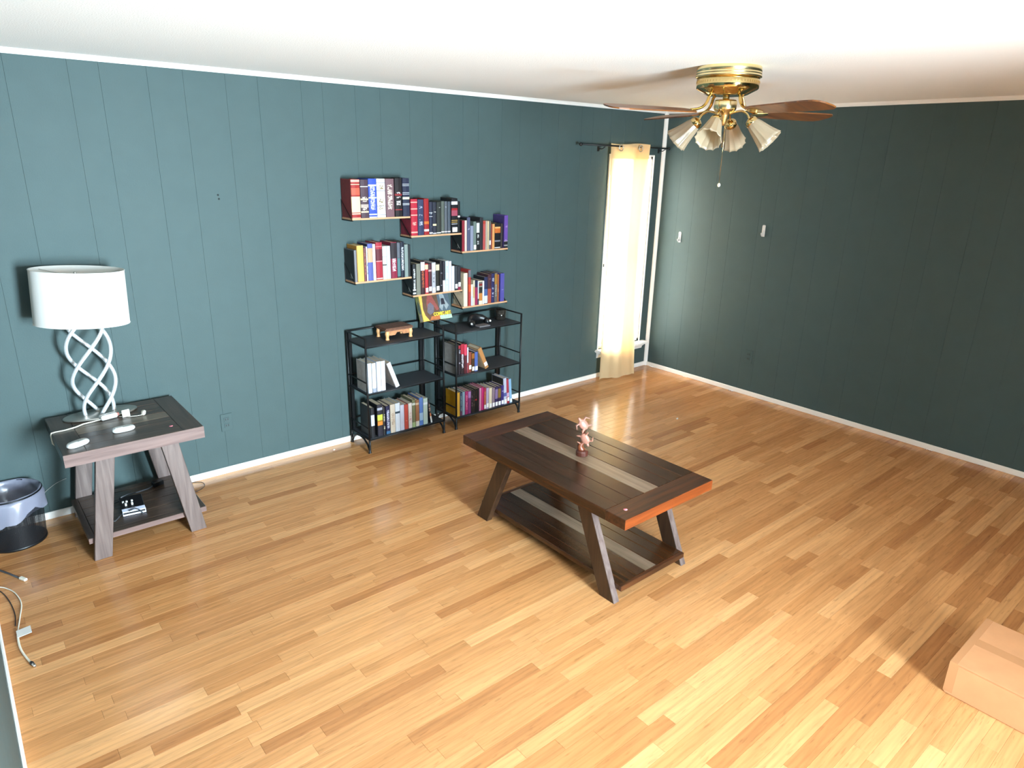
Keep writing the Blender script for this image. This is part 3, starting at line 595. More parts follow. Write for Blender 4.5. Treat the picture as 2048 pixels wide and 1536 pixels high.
C2l = [(-2.563, -2.534, 0.192), (-2.532, -2.512, 0.187), (-2.511, -2.487, 0.189), (-2.485, -2.457, 0.188), (-2.456, -2.429, 0.184), (-2.428, -2.410, 0.182), (-2.409, -2.391, .184), (-2.390, -2.371, 0.188), (-2.370, -2.351, 0.186), (-2.348, -2.328, 0.187), (-2.326, -2.306, 0.189), (-2.304, -2.282, 0.178), (-2.280, -2.255, 0.175), (-2.252, -2.223, 0.168), (-2.220, -2.194, 0.163), (-2.191, -2.163, 0.166), (-2.160, -2.132, 0.164), (-2.129, -2.102, 0.166), (-2.098, -2.068, 0.222), (-2.066, -2.041, 0.208), (-2.038, -2.012, 0.205)]
R2l = [('yellow book', 'd8a43c', 'b88420', {'covers': 'b8860c', 'dens': .1}), ('teal and navy patterned book', '3a4c68', '8ca4a8', {'bands': [(.0, .2, '5c3050')], 'dens': .6}), ('powder blue book', '90aab8', 'c0d0d8', {'dens': .25}),
       ('magenta book with pink letters', 'b0306c', 'f08ab0', {'dens': .6}), ('purple book', '844078', 'c8a0cc', {'bands': [(.70, .97, 'b488c0')], 'dens': .3}), ('charcoal book with pale streaks', '262226', '90868a', {'dens': .5}),
       ('charcoal book with brown streaks', '2c2624', '8a6a5c', {'dens': .5}), ('black book with red spot', '1c1a1c', '807c7c', {'bands': [(.50, .57, 'b83038')], 'dens': .4}), ('black book with grey foot', '1a1a1c', '8a9490', {'dens': .35}),
       ('light pink book', 'e090b4', 'f8d0e0', {'dens': .2}), ('hot pink book', 'cc2c78', 'f06ca4', {'dens': .3}), ('red flowered labelled book', 'b02c50', 'd8a03c', {'lab': .04, 'dens': .6}),
       ('lavender labelled book', 'b4a8c4', '7c7090', {'lab': .08, 'dens': .2}), ('cream labelled book', 'e4d4b4', 'c0a880', {'lab': .04, 'dens': .25}), ('mauve grey labelled book', '8c7884', 'd0c4cc', {'lab': .04, 'dens': .3}),
       ('navy violet labelled book', '342c58', 'b098c0', {'lab': .04, 'bands': [(.40, .88, '8c749c')], 'dens': .3}), ('dark gold labelled book', '3c2c48', 'b0884c', {'lab': .04, 'bands': [(.42, .88, '8c6c30')], 'dens': .3}),
       ('indigo labelled book', '3c3078', 'c0b8e0', {'lab': .05, 'dens': .4}), ('tall white labelled book', 'c4c8dc', '5060a0', {'lab': .04, 'covers': '2a2624', 'lean': -3, 'bands': [(.30, .44, '5a64a4')], 'dens': .3}),
       ('tall red labelled book', 'b03c4c', 'e0a0a8', {'lab': .10, 'bands': [(.0, .09, 'a02434'), (.28, .44, 'd0a8c4')], 'lean': -4, 'dens': .3}), ('tall light blue labelled book', '90bce0', 'c8e0f4', {'lab': .02, 'lean': -5, 'dens': .1})]
ORD.append('twenty-first')
bk('right bookcase bottom tier', LV2[2], -.276, C2l, R2l, .15, 'books on the bottom tier of the right bookcase')

# leaning cover-out book, stool, dark band, tumbler on top
cb = thing('leaning_comic_book', (-2.64, -.075, .833), 'comic art book standing cover-out against the wall between the two bookcases', 'book')
tl = math.radians(20); up_ = Vector((0, math.sin(tl), math.cos(tl))); nr = Vector((0, -math.cos(tl), math.sin(tl)))
o0 = Vector((-2.742, -.112, .833))          # lower left corner of the front cover
CW, CH, CT = .256, .192, .046
def cp(s_, t_, d=0): return o0 + Vector((CW * s_, 0, 0)) + up_ * (CH * t_) + nr * d
def slab(mb, s0, s1, t0, t1, d0, d1, mi=0): mb.hexa([cp(s0, t0, d1), cp(s1, t0, d1), cp(s1, t0, d0), cp(s0, t0, d0), cp(s0, t1, d1), cp(s1, t1, d1), cp(s1, t1, d0), cp(s0, t1, d0)], mi)
mb = MB(); slab(mb, 0, 1, 0, 1, -.003, 0); slab(mb, 0, 1, 0, 1, -CT, -CT + .003); slab(mb, -.012, 0, 0, 1, -CT, 0)
mb.build('cover', mat('cover_brown', '6a4a38', .4), cb)
mb = MB(); slab(mb, .0, .985, .012, .988, -CT + .003, -.003); mb.build('pages', M_PAGES, cb)
def poly(pts, colr, d, name='cover_art', rough=.4, noise=.25):
    mb = MB(); P = [cp(a, b, d) for a, b in pts]; mb.prism(P, -nr * .0004); return mb.build(name, mat('art_' + colr, colr, rough, noise=noise, nscale=60), cb)
e = .0007
poly([(.0, 0), (.22, .0), (.10, .22), (.06, .45), (.12, 1), (0, 1)], 'e0b050', e)
poly([(.10, 1), (.06, .5), (.16, .26), (.20, .02), (.58, .02), (.62, .28), (.60, 1)], '5e4636', e)
poly([(.27, .95), (.33, 1), (.42, 1), (.46, .85), (.60, .40), (.50, .36), (.42, .60), (.40, .30), (.24, .26), (.20, .62)], '8a4a44', e * 1.6)
poly([(.24, .62), (.34, .70), (.44, .55), (.40, .30), (.26, .22), (.18, .34)], '66606a', e * 2.2)
poly([(.60, 1), (.61, .30), (1, .26), (1, 1)], '4c5a64', e)
poly([(.68, .96), (.78, 1), (.84, .92), (.86, .74), (.96, .50), (.84, .34), (.78, .56), (.70, .32), (.62, .46), (.70, .72)], '8c9496', e * 1.6)
poly([(.72, .80), (.82, .80), (.84, .56), (.70, .56)], '2c2a34', e * 2.2)
poly([(.22, .02), (.58, .02), (.58, .16), (.30, .16)], 'b0683c', e * 1.8)
poly([(.58, .0), (.99, .0), (.99, .15), (.58, .15)], 'a8c8a8', e * 1.8)
poly([(.58, .15), (.99, .15), (.985, .30), (.58, .30)], '75603c', e * 1.8)
mb = MB()
def sps(y_, t_): return cp(-.0125, t_, -CT * y_)
for pts, mi in (([(0, 0), (1, 0), (1, 1), (0, 1)], 0), ([(.1, .30), (.8, .36), (.9, .62), (.5, .80), (.15, .66)], 1), ([(.25, .02), (.7, .02), (.75, .30), (.2, .28)], 2)):
    P = [sps(a, b) + Vector((-.0004 * mi, 0, 0)) for a, b in pts]; mb.prism(P, (-.0005, 0, 0), mi)
mb.build('spine_print', [mat('art_a8a868', 'a8a868', .4, noise=.4, nscale=40), mat('art_6a746e', '6a746e', .4, noise=.4, nscale=60), mat('art_b09ca0', 'b09ca0', .4, noise=.4, nscale=60)], cb)
tcu = bpy.data.curves.new('lettering', 'FONT'); tcu.body = 'COMIC ART'; tcu.size = .036; tcu.extrude = .0004; tcu.offset = .0012
tmp = bpy.data.objects.new('lettering_source', tcu); COL.objects.link(tmp)
bpy.context.view_layer.update()
me = bpy.data.meshes.new_from_object(tmp.evaluated_get(bpy.context.evaluated_depsgraph_get()))
bpy.data.objects.remove(tmp); bpy.data.curves.remove(tcu)
wd = max(v.co.x for v in me.vertices); k_ = (CW * .60) / wd
for v in me.vertices:
    q = cp(.375, .165, .0018) + Vector((v.co.x * k_, 0, 0)) + up_ * (v.co.y * .95) + nr * v.co.z; v.co = q - origin_of(cb)
me.materials.clear(); me.materials.append(mat('yellow_letter_ink', 'f2d23a', .4))
o = bpy.data.objects.new('lettering', me); COL.objects.link(o); o.parent = cb

st = thing('small_stool', (-3.008, -.14, LV1[0]), 'small carved wooden stool with four turned legs on top of left bookcase', 'stool')
M_ST = mat('carved_red_wood', '6a4430', .5, noise=.6, nscale=60); M_STL = mat('pale_turned_wood', 'd8a06a', .45, noise=.2, nscale=20)
zt_ = LV1[0]
MB().box((-3.118, -.218, zt_ + .062), (-2.896, -.066, zt_ + .082)).build('top', M_ST, st, bevel=.006, seg=2)
mb = MB()
mb.prism([(-3.106, -.208, zt_ + .064), (-3.106, -.208, zt_ + .040), (-3.078, -.208, zt_ + .030), (-3.038, -.208, zt_ + .030), (-3.023, -.208, zt_ + .048), (-2.988, -.208, zt_ + .048), (-2.973, -.208, zt_ + .030), (-2.933, -.208, zt_ + .030), (-2.908, -.208, zt_ + .040), (-2.908, -.208, zt_ + .064)], (0, .010, 0))
mb.prism([(-3.106, -.086, zt_ + .064), (-3.106, -.086, zt_ + .034), (-2.908, -.086, zt_ + .034), (-2.908, -.086, zt_ + .064)], (0, .010, 0))
mb.build('apron', mat('carved_side_wood', 'b07850', .5, noise=.4, nscale=50), st)
for lx, ly in ((-3.100, -.204), (-2.914, -.204), (-3.100, -.082), (-2.914, -.082)):
    MB().lathe((lx, ly, zt_), [(.014, 0), (.014, .006), (.011, .014), (.012, .024), (.0155, .036), (.016, .046), (.012, .054), (.014, .062)], 12).build('leg', M_STL, st)

z2 = LV2[0]
hb = thing('black_headphones', (-2.27, -.16, z2), 'low black arched band with two bright studs on top of right bookcase', 'headphones')
bandp = [(-2.392, -.205, z2 + .030), (-2.372, -.175, z2 + .050), (-2.335, -.145, z2 + .055), (-2.285, -.135, z2 + .052), (-2.235, -.150, z2 + .045), (-2.212, -.185, z2 + .032)]
MB().tube(bandp, [.014, .019, .020, .020, .018, .013], 10, flat=1.5).build('band', M_BLKPL, hb)
MB().lathe((-2.375, -.222, z2 + .030), [(.010, -.03), (.024, -.024), (.028, -.006), (.022, .010), (.006, .014)], 16, axis=(.5, -1, .25)).build('cushion', M_BLKPL, hb)
MB().lathe((-2.218, -.205, z2 + .028), [(.010, -.03), (.022, -.024), (.026, -.006), (.020, .010), (.006, .014)], 16, axis=(.1, -1, .25)).build('cushion', M_BLKPL, hb)
MB().ell((-2.402, -.240, z2 + .036), (.0075, .0075, .0075), mi=0).build('stud', M_WHITEPL, hb)
MB().ell((-2.214, -.226, z2 + .034), (.0085, .0085, .0085), mi=0).build('stud', M_WHITEPL, hb)
MB().box((-2.340, -.262, z2 + .001), (-2.236, -.190, z2 + .012)).build('grey_pad', mat('grey_fabric', '6a6668', .9), hb, bevel=.004)
gt = thing('glass_tumbler', (-2.035, -.13, z2), 'dark smoky glass tumbler in the rear right corner of the right bookcase top', 'tumbler')
MB().lathe((-2.035, -.13, z2), [(.036, 0), (.040, .004), (.046, .085), (.044, .085), (.038, .008), (.0, .008)], 24, cap1=False).build('glass', see_through('smoky_glass', '2e2a26', .35), gt)
for dx, dy in ((.0, -.012), (.016, .004), (-.014, .006)):
    MB().ell((-2.035 + dx, -.13 + dy, z2 + .014), (.011, .009, .007)).build('pebble', mat('pale_pebble', '9a8a7c', .6), gt)

# ------------------------------------------------------------------ tables
D1, D2 = '2e1c12', '5a3a26'
def slatted(parent, x0, x1, y0, y1, z0, z1, axis, cols, endw, sidew, light, wood, lightm, edge):
    """framed top: end boards, side boards and inner planks; axis = direction of the planks"""
    def bx(a0, a1, b0, b1, name, m, dz=0):
        lo, hi = ((b0, a0), (b1, a1)) if axis == 1 else ((a0, b0), (a1, b1))
        MB().box((lo[0], lo[1], z0), (hi[0], hi[1], z1 - dz)).build(name, m, parent, bevel=.0022)
    A0, A1, B0, B1 = (y0, y1, x0, x1) if axis == 1 else (x0, x1, y0, y1)
    g = .0004
    bx(A0, A0 + endw, B0, B1, 'end_board', edge); bx(A1 - endw, A1, B0, B1, 'end_board', edge)
    bx(A0 + endw + g, A1 - endw - g, B0, B0 + sidew, 'side_board', wood); bx(A0 + endw + g, A1 - endw - g, B1 - sidew, B1, 'side_board', wood)
    c = B0 + sidew; tot = B1 - B0 - 2 * sidew
    for i, f in enumerate(cols):
        d = c + tot * f
        bx(A0 + endw + g, A1 - endw - g, c + g, d - g, 'plank', lightm if i == light else wood, .001)
        c = d
W_Y = table_wood('dark_walnut_lengthwise', '24140a', '4a2a13', 1, .24); W_X = table_wood('dark_walnut_crosswise', '24140a', '583018', 0)
L_Y = table_wood('weathered_grey_board', '6a5642', '907a68', 1); L_X = table_wood('weathered_grey_board_cross', '5a4e42', '7a6c5c', 0)
W_Z = table_wood('dark_walnut_upright', '28180f', '46301f', 2, .4)  # leg wood, darkened to put the shade of the side faces into its colour
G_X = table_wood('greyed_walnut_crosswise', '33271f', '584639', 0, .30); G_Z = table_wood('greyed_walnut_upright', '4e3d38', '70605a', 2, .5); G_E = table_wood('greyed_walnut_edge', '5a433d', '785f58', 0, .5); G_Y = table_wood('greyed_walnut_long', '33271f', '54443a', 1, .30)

ct = thing('coffee_table', (-2.972, -1.966, 0), 'dark brown plank-top coffee table standing in the middle of the floor', 'table')
slatted(ct, -3.296, -2.648, -2.568, -1.364, .442, .495, 1, (.19, .20, .22, .20, .19), .118, .085, 2, W_Y, L_Y, W_X)
slatted(ct, -3.212, -2.732, -2.510, -1.432, .058, .086, 1, (.19, .20, .22, .20, .19), .020, .055, 2, W_Y, L_Y, W_X)
for xx in (-3.246, -2.732):
    for s_ in (1, -1):
        yy = lambda v: -1.966 + s_ * v
        mb = MB(); t_ = .038
        mb.prism([(xx, yy(.534), 0), (xx, yy(.440), 0), (xx, yy(.246), .442), (xx, yy(.340), .442)], (t_, 0, 0)); lg_ = mb.build('leg', W_Z, ct, bevel=.002)
        if s_ == -1: MB().prism([(xx + .001, yy(.5344), .001), (xx + .001, yy(.534), .001), (xx + .001, yy(.340), .441), (xx + .001, yy(.3404), .441)], (t_ - .002, 0, 0)).build('leg_lit_face', G_Z, lg_)  # lighter strip: window light on the leg's front face painted as colour
MB().box((-3.20, -1.97 - .02, .086), (-3.16, -1.97 + .02, .0861)).build('under_brace', W_Z, ct) if False else None
MB().box((-3.2955, -2.5686, .4435), (-2.6485, -2.568, .4935)).build('end_lit_face', table_wood('lit_board_edge', '5c260c', '863f18', 0, .35), ct)  # orange strip paints the lit look of the table's near end face
MB().lathe((-3.222, -2.503, .495), [(.0095, 0), (.0095, .0006)], 16).build('price_sticker', mat('pink_paper', 'f08a96', .7), ct)['label'] = 'round pink price sticker'

et = thing('end_table', (-4.788, -.34, 0), 'square dark wooden end table carrying the white lamp beside the left wall', 'table')
slatted(et, -5.106, -4.470, -.645, -.038, .535, .600, 0, (.24, .16, .20, .16, .24), .100, .085, 2, G_X, L_X, G_Y)
MB().box((-5.1065, -.6462, .536), (-4.4695, -.6450, .599)).build('front_edge', G_E, et)
slatted(et, -5.066, -4.498, -.600, -.078, .085, .115, 0, (.25, .25, .25, .25), .03, .05, 9, G_X, L_X, G_Y)
MB().box((-5.0655, -.6012, .086), (-4.4985, -.6000, .114)).build('shelf_front_edge', G_E, et)
for yy, y2 in ((-.632, -.601), (-.076, -.045)):
    for s_ in (1, -1):
        xx = lambda v: -4.788 + s_ * v
        MB().prism([(xx(.272), yy, 0), (xx(.192), yy, 0), (xx(.106), yy, .535), (xx(.190), yy, .535)], (0, y2 - yy, 0)).build('leg', G_Z, et, bevel=.002)
MB().lathe((-4.604, -.545, .600), [(.0095, 0), (.0095, .0006)], 16).build('price_sticker', mat('pink_paper', 'f08a96', .7), et)['label'] = 'round pink price sticker'

# ------------------------------------------------------------------ table lamp
lp = thing('table_lamp', (-4.858, -.140, .600), 'table lamp with white oval drum shade and twisted silver stem', 'lamp')
M_NICK = mat('satin_nickel', 'f4f4f6', .34, metal=.55)
MB().lathe((-4.857, -.140, .600), [(.178, 0), (.180, .003), (.178, .008), (.170, .011), (.0, .0125)], 40, sx=1, sy=.5, cap1=False).build('base', mat('brushed_base', 'b8b4ac', .35, metal=.9), lp)
for k in range(4):
    pts = []
    for j in range(41):
        t = j / 40; z = .610 + .545 * t; a = PI + k * PI / 2 + 8.4 * (z - .61)
        r = .068 + .034 * math.sin(min(1, t / .42) * PI / 2) - .045 * max(0, (t - .80) / .2) ** 2
        pts.append((-4.860 + r * math.cos(a), -.142 + r * .62 * math.sin(a), z))
    MB().tube(pts, .0100, 8).build('twisted_strand', M_NICK, lp)
SC = (-4.868, -.200); SA, SB = .214, .160; SQ = math.radians(-16); STL = math.tan(math.radians(3.4))
M_SHADE = cloth('white_lampshade_linen', 'f4f3f0', 'f0ece4', .35)
mb = MB(); n_ = 56
def ov(a, b, q, z):      # the shade sits slightly crooked on its harp
    dx = a * math.cos(q) * math.cos(SQ) - b * math.sin(q) * math.sin(SQ)
    return (SC[0] + dx + (z - 1.20) * STL, SC[1] + a * math.cos(q) * math.sin(SQ) + b * math.sin(q) * math.cos(SQ), z - dx * STL)
def ring(a, b, z): return [ov(a, b, 2 * PI * k / n_, z) for k in range(n_)]
R_ = [ring(SA, SB, 1.126), ring(SA * .975, SB * .975, 1.402), ring(SA * .975 - .002, SB * .975 - .002, 1.402), ring(SA - .002, SB - .002, 1.126)]
for q in range(4):
    A, B = R_[q], R_[(q + 1) % 4]
    mb.add(A + B, [(k, (k + 1) % n_, n_ + (k + 1) % n_, n_ + k) for k in range(n_)], 0, q in (0, 2))
mb.build('lamp_shade', M_SHADE, lp)
for zz, f in ((1.128, 1.0), (1.400, .975)):
    MB().tube(ring(SA * f, SB * f, zz), .0022, 6, closed=True).build('shade_rim', M_SHADE, lp)
mb = MB()
for a in (.5, 2.6, 4.7):
    mb.tube([(SC[0], SC[1], 1.372), ov(SA * .5, SB * .5, a, 1.376), ov(SA * .965, SB * .965, a, 1.390)], .0018, 6)
mb.build('spider', M_SILVER, lp)
MB().tube([(SC[0], SC[1], 1.13), (SC[0], SC[1], 1.37)], .004, 6).lathe((SC[0], SC[1], 1.368), [(.010, 0), (.012, .006), (.006, .012), (.008, .018), (.002, .024)], 12).build('finial', M_SILVER, lp)
MB().lathe((SC[0], SC[1], 1.12), [(.016, 0), (.018, .03), (.014, .05)], 14).lathe((SC[0], SC[1], 1.17), [(.014, 0), (.028, .04), (.030, .065), (.018, .095), (.004, .103)], 16, 1).build('socket', [M_SILVER, M_WHITEPL], lp)

# ------------------------------------------------------------------ small things on the end table
def remote(c, ang, label):
    c = Vector(c); ca, sa = math.cos(ang), math.sin(ang); L_ = Vector((ca, sa, 0)); Wd = Vector((-sa, ca, 0))
    t = thing('remote_control', c, label, 'remote control', 'white oval remote controls')
    n = 28; a_, b_ = .054, .027; mb = MB(); V = []
    for sc, z in ((.90, 0), (1, .006), (1, .013), (.88, .0205), (.0, .0225)):
        for k in range(n):
            q = 2 * PI * k / n; V.append(c + L_ * (a_ * sc * math.copysign(abs(math.cos(q)) ** .8, math.cos(q))) + Wd * (b_ * sc * math.copysign(abs(math.sin(q)) ** .8, math.sin(q))) + Vector((0, 0, z)))
    F = [(i * n + k, i * n + (k + 1) % n, (i + 1) * n + (k + 1) % n, (i + 1) * n + k) for i in range(4) for k in range(n)] + [tuple(range(n))[::-1]]
    mb.add(V, F, 0, True); mb.build('body', M_WHITEPL, t)
    MB().obox(c + L_ * .016 + Vector((0, 0, .0218)), L_ * .018, Wd * .011, (0, 0, .0008)).build('grey_display', mat('grey_lcd', 'a9aca6', .3), t, bevel=.0005)
    mb = MB()
    for dx in (-.010, -.022, -.034): mb.obox(c + L_ * dx + Vector((0, 0, .0212)), L_ * .004, Wd * .007, (0, 0, .0012))
    mb.build('button', mat('pale_grey_button', 'd4d4d0', .5), t)
remote((-5.028, -.545, .600), .45, 'white oval remote at the near left corner of the end table')
remote((-4.812, -.468, .600), .05, 'white oval remote at the middle of the end table front')
ad = thing('power_adapter', (-4.835, -.236, .600), 'white plug block with a cord trailing left, lying at the lamp foot', 'adapter')
MB().obox((-4.838, -.236, .614), Vector((.040, .010, 0)), Vector((-.005, .018, 0)), (0, 0, .013)).build('block', M_WHITEPL, ad, bevel=.004, seg=2)
MB().obox((-4.792, -.222, .612), Vector((.007, .0015, 0)), Vector((-.002, .008, 0)), (0, 0, .009)).build('red_end', mat('dusty_red', '9a5a50', .5), ad, bevel=.002)
MB().tube([(-4.878, -.246, .606), (-4.92, -.250, .604), (-4.96, -.258, .604), (-5.00, -.285, .604), (-5.05, -.300, .604), (-5.090, -.300, .604), (-5.108, -.300, .602), (-5.112, -.300, .590), (-5.111, -.300, .545), (-5.103, -.298, .531), (-5.06, -.29, .530)], .0035, 8).build('cord', mat('ivory_cord', 'e4e0d0', .4), ad)
tp = thing('small_plug', (-4.69, -.29, .600), 'small clear plug with a white paper tag on its wire, right of lamp foot', 'plug')
MB().tube([(-4.79, -.242, .603), (-4.765, -.262, .603), (-4.74, -.278, .603), (-4.71, -.290, .603), (-4.685, -.292, .604)], .0016, 6).build('wire', mat('ivory_cord', 'e4e0d0', .4), tp)
MB().obox((-4.757, -.262, .620), Vector((.019, .003, 0)), Vector((0, .0005, 0)), (0, .004, .019)).build('paper_tag', M_PAPER, tp)
MB().obox((-4.676, -.285, .613), Vector((.009, .003, 0)), Vector((-.003, .010, 0)), (.003, 0, .013)).build('plug_body', mat('milky_plastic', 'c9c6b6', .35), tp, bevel=.004, seg=2)
dv = thing('electronic_device', (-4.82, -.40, .115), 'small black device with silver front and cables on the end table lower shelf', 'device')
zb_ = .115
MB().hexa([(-4.880, -.455, zb_), (-4.772, -.470, zb_), (-4.758, -.330, zb_), (-4.868, -.315, zb_), (-4.880, -.455, zb_ + .016), (-4.772, -.470, zb_ + .016), (-4.758, -.330, zb_ + .050), (-4.868, -.315, zb_ + .050)]).build('body', M_BLKPL, dv, bevel=.003)
MB().hexa([(-4.880, -.458, zb_ + .001), (-4.771, -.473, zb_ + .001), (-4.771, -.470, zb_ + .001), (-4.880, -.455, zb_ + .001), (-4.879, -.450, zb_ + .022), (-4.770, -.465, zb_ + .022), (-4.769, -.440, zb_ + .028), (-4.878, -.425, zb_ + .028)]).build('silver_front', mat('pale_silver_plastic', 'c4cadc', .35), dv)
mb = MB()
for i, (bx_, by_) in enumerate(((-4.855, -.40), (-4.825, -.405), (-4.862, -.37), (-4.845, -.372), (-4.82, -.375))): mb.box((bx_, by_, zb_ + .030), (bx_ + .009, by_ + .010, zb_ + .045))
mb.build('button', mat('pale_grey_button', 'd4d4d0', .5), dv)
mb = MB()
mb.tube([(-4.882, -.44, zb_ + .012), (-4.90, -.46, zb_ + .006), (-4.925, -.49, zb_ + .004), (-4.945, -.47, zb_ + .006), (-4.95, -.40, zb_ + .02), (-4.94, -.33, zb_ + .012), (-4.90, -.28, zb_ + .006), (-4.86, -.27, zb_ + .006)], .003, 6)
mb.tube([(-4.86, -.33, zb_ + .055), (-4.82, -.29, zb_ + .045), (-4.76, -.24, zb_ + .02), (-4.70, -.20, zb_ + .006), (-4.66, -.17, zb_ + .005)], .0038, 6)
mb.tube([(-4.85, -.46, zb_ + .026), (-4.82, -.455, zb_ + .031), (-4.80, -.475, zb_ + .022), (-4.79, -.49, zb_ + .005)], .003, 6)
mb.build('cable', mat('dark_grey_cable', '3c3e42', .5), dv)
MB().obox((-4.64, -.17, zb_ + .014), (.028, .008, 0), (-.005, .018, 0), (0, 0, .014)).build('adapter_block', M_BLKPL, dv, bevel=.003)

# ------------------------------------------------------------------ waste basket
wbk = thing('waste_basket', (-5.334, -.165, 0), 'black wire mesh waste basket with grey plastic liner beside the end table', 'basket')
n = 48; r0, r1, H_ = .128, .146, .285
mb = MB(); mb.lathe((-5.334, -.165, 0), [(r0, .012), (r0 + (r1 - r0) * .5, H_ * .5), (r1, H_ - .004)], n, cap0=False, cap1=False)
o = mb.build('mesh_wall', see_through('black_wire_mesh', '15161a', .92, 'mesh'), wbk, recalc=False)
uv = o.data.uv_layers.new(name='UVMap')
for pl in o.data.polygons:
    for li in pl.loop_indices:
        v = o.data.vertices[o.data.loops[li].vertex_index].co; uv.data[li].uv = ((math.atan2(v.y, v.x) / (2 * PI) % 1) * .86, v.z)
MB().tube([(-5.334 + r1 * math.cos(2 * PI * k / n), -.165 + r1 * math.sin(2 * PI * k / n), H_) for k in range(n)], .0045, 8, closed=True).build('rim', M_BLACK, wbk)
MB().lathe((-5.334, -.165, 0), [(r0 - .002, 0), (r0 + .003, .002), (r0 + .003, .014), (r0 - .002, .016), (0, .016)], n, cap1=False).build('base', M_BLACK, wbk)
M_BAG = cloth('grey_plastic_film', 'b4b6cc', 'bcbed2', .35, glass=.34)
random.seed(3)
low = [.078 + .022 * math.sin(3 * 2 * PI * k / n + 1) + .010 * math.sin(8 * 2 * PI * k / n) + .006 * random.random() for k in range(n)]
V = []
for i in range(5):
    for k in range(n):
        a = 2 * PI * k / n; t = i / 4; rr = r1 + .004 + .004 * math.sin(9 * a + i) * t + .007 * random.random() * (i > 0); z = H_ + .004 - low[k] * 1.35 * t
        if i == 0: rr = r1 - .001
        V.append((-5.334 + rr * math.cos(a), -.165 + rr * math.sin(a), z + (.004 if i == 0 else 0)))
for i in range(6):
    for k in range(n):
        a = 2 * PI * k / n; t = i / 5; rr = (r1 - .005) * (1 - .12 * t) + .007 * math.sin(7 * a + 2 * i) + .003 * random.random() - .004
        V.append((-5.334 + rr * math.cos(a), -.165 + rr * math.sin(a), H_ + .006 - .12 * t if i else H_ + .006))
order = [4, 3, 2, 1, 0, 5, 6, 7, 8, 9, 10]
F = []
for q in range(len(order) - 1):
    A, B = order[q] * n, order[q + 1] * n
    for k in range(n): F.append((A + k, A + (k + 1) % n, B + (k + 1) % n, B + k))
MB().add(V, F, 0, True).build('bag_liner', M_BAG, wbk)

# ------------------------------------------------------------------ cables on the floor
M_IV = mat('ivory_cord', 'e4e0d0', .4)
c1 = thing('flat_cable', (-5.40, -.53, 0), 'grey cable end with pale connector on the floor near the basket', 'cable')
MB().tube([(-5.470, -.395, .004), (-5.440, -.440, .004), (-5.405, -.505, .004), (-5.372, -.575, .004)], .0045, 8).build('cable', mat('dark_grey_cable', '3c3e42', .5), c1)
MB().obox((-5.357, -.602, .007), Vector((.006, -.012, 0)) * 1.6, Vector((.007, .0035, 0)), (0, 0, .006)).build('connector', M_IV, c1, bevel=.002)
c2 = thing('coaxial_cable', (-5.41, -1.0, 0), 'ivory coaxial cable with white tag curling on floor by left wall', 'cable')
pts = [(-5.455, -.605, .004), (-5.43, -.635, .004), (-5.400, -.705, .004), (-5.386, -.815, .004), (-5.402, -.93, .004), (-5.418, -1.027, .004), (-5.425, -1.10, .004), (-5.423, -1.18, .004), (-5.41, -1.26, .005), (-5.399, -1.305, .007)]
def smooth(p, k=5):
    P = [Vector(q) for q in p]; out = []
    for i in range(len(P) - 1):
        a, b, c, d = P[max(i - 1, 0)], P[i], P[i + 1], P[min(i + 2, len(P) - 1)]
        for j in range(k):
            t = j / k; out.append(.5 * ((2 * b) + (c - a) * t + (2 * a - 5 * b + 4 * c - d) * t * t + (3 * b - a - 3 * c + d) * t ** 3))
    return out + [P[-1]]
sp_ = smooth(pts); MB().tube(sp_, [.0026 if i < 26 else .0042 for i in range(len(sp_))], 8).build('cable', M_IV, c2)
MB().lathe((-5.401, -1.300, .008), [(.0065, 0), (.0075, .006), (.0065, .016)], 10, axis=(.3, -1, -.05)).build('boot', M_BLKPL, c2)
MB().lathe((-5.396, -1.316, .008), [(.0055, 0), (.006, .003), (.0055, .018), (.002, .019), (.002, .026)], 6, axis=(.3, -1, -.05), smooth=False).build('connector', M_SILVER, c2)
MB().obox((-5.400, -1.068, .012), Vector((.026, -.003, .004)), Vector((0, .028, 0)), (0, 0, .0006)).build('paper_tag', M_PAPER, c2)
c3 = thing('thin_black_cable', (-5.42, -.8, 0), 'thin black cable joining the ivory coaxial cable on the floor', 'cable')
MB().tube(smooth([(-5.460, -.62, .003), (-5.437, -.70, .003), (-5.422, -.80, .003), (-5.417, -.90, .003), (-5.424, -.985, .003)]), .0021, 6).build('cable', M_BLKPL, c3)
c4 = thing('thin_cord_loop', (-4.40, -.07, 0), 'thin dark cord looping on floor right of the end table', 'cord')
MB().tube(smooth([(-4.55, -.022, .003), (-4.47, -.02, .003), (-4.41, -.022, .003), (-4.368, -.055, .003), (-4.372, -.11, .003), (-4.41, -.15, .003), (-4.46, -.165, .003)]), .0018, 6).build('cord', mat('dark_brown_cord', '2e2824', .5), c4)
c5 = thing('wall_wire', (-5.13, -.02, .14), 'thin pale wire hanging on wall between basket and end table', 'wire')
MB().tube(smooth([(-5.23, -.006, .155), (-5.19, -.006, .150), (-5.16, -.006, .175), (-5.11, -.006, .205), (-5.06, -.006, .22)]), .0018, 6).build('wire', mat('grey_wire', '9a9c98', .5), c5)

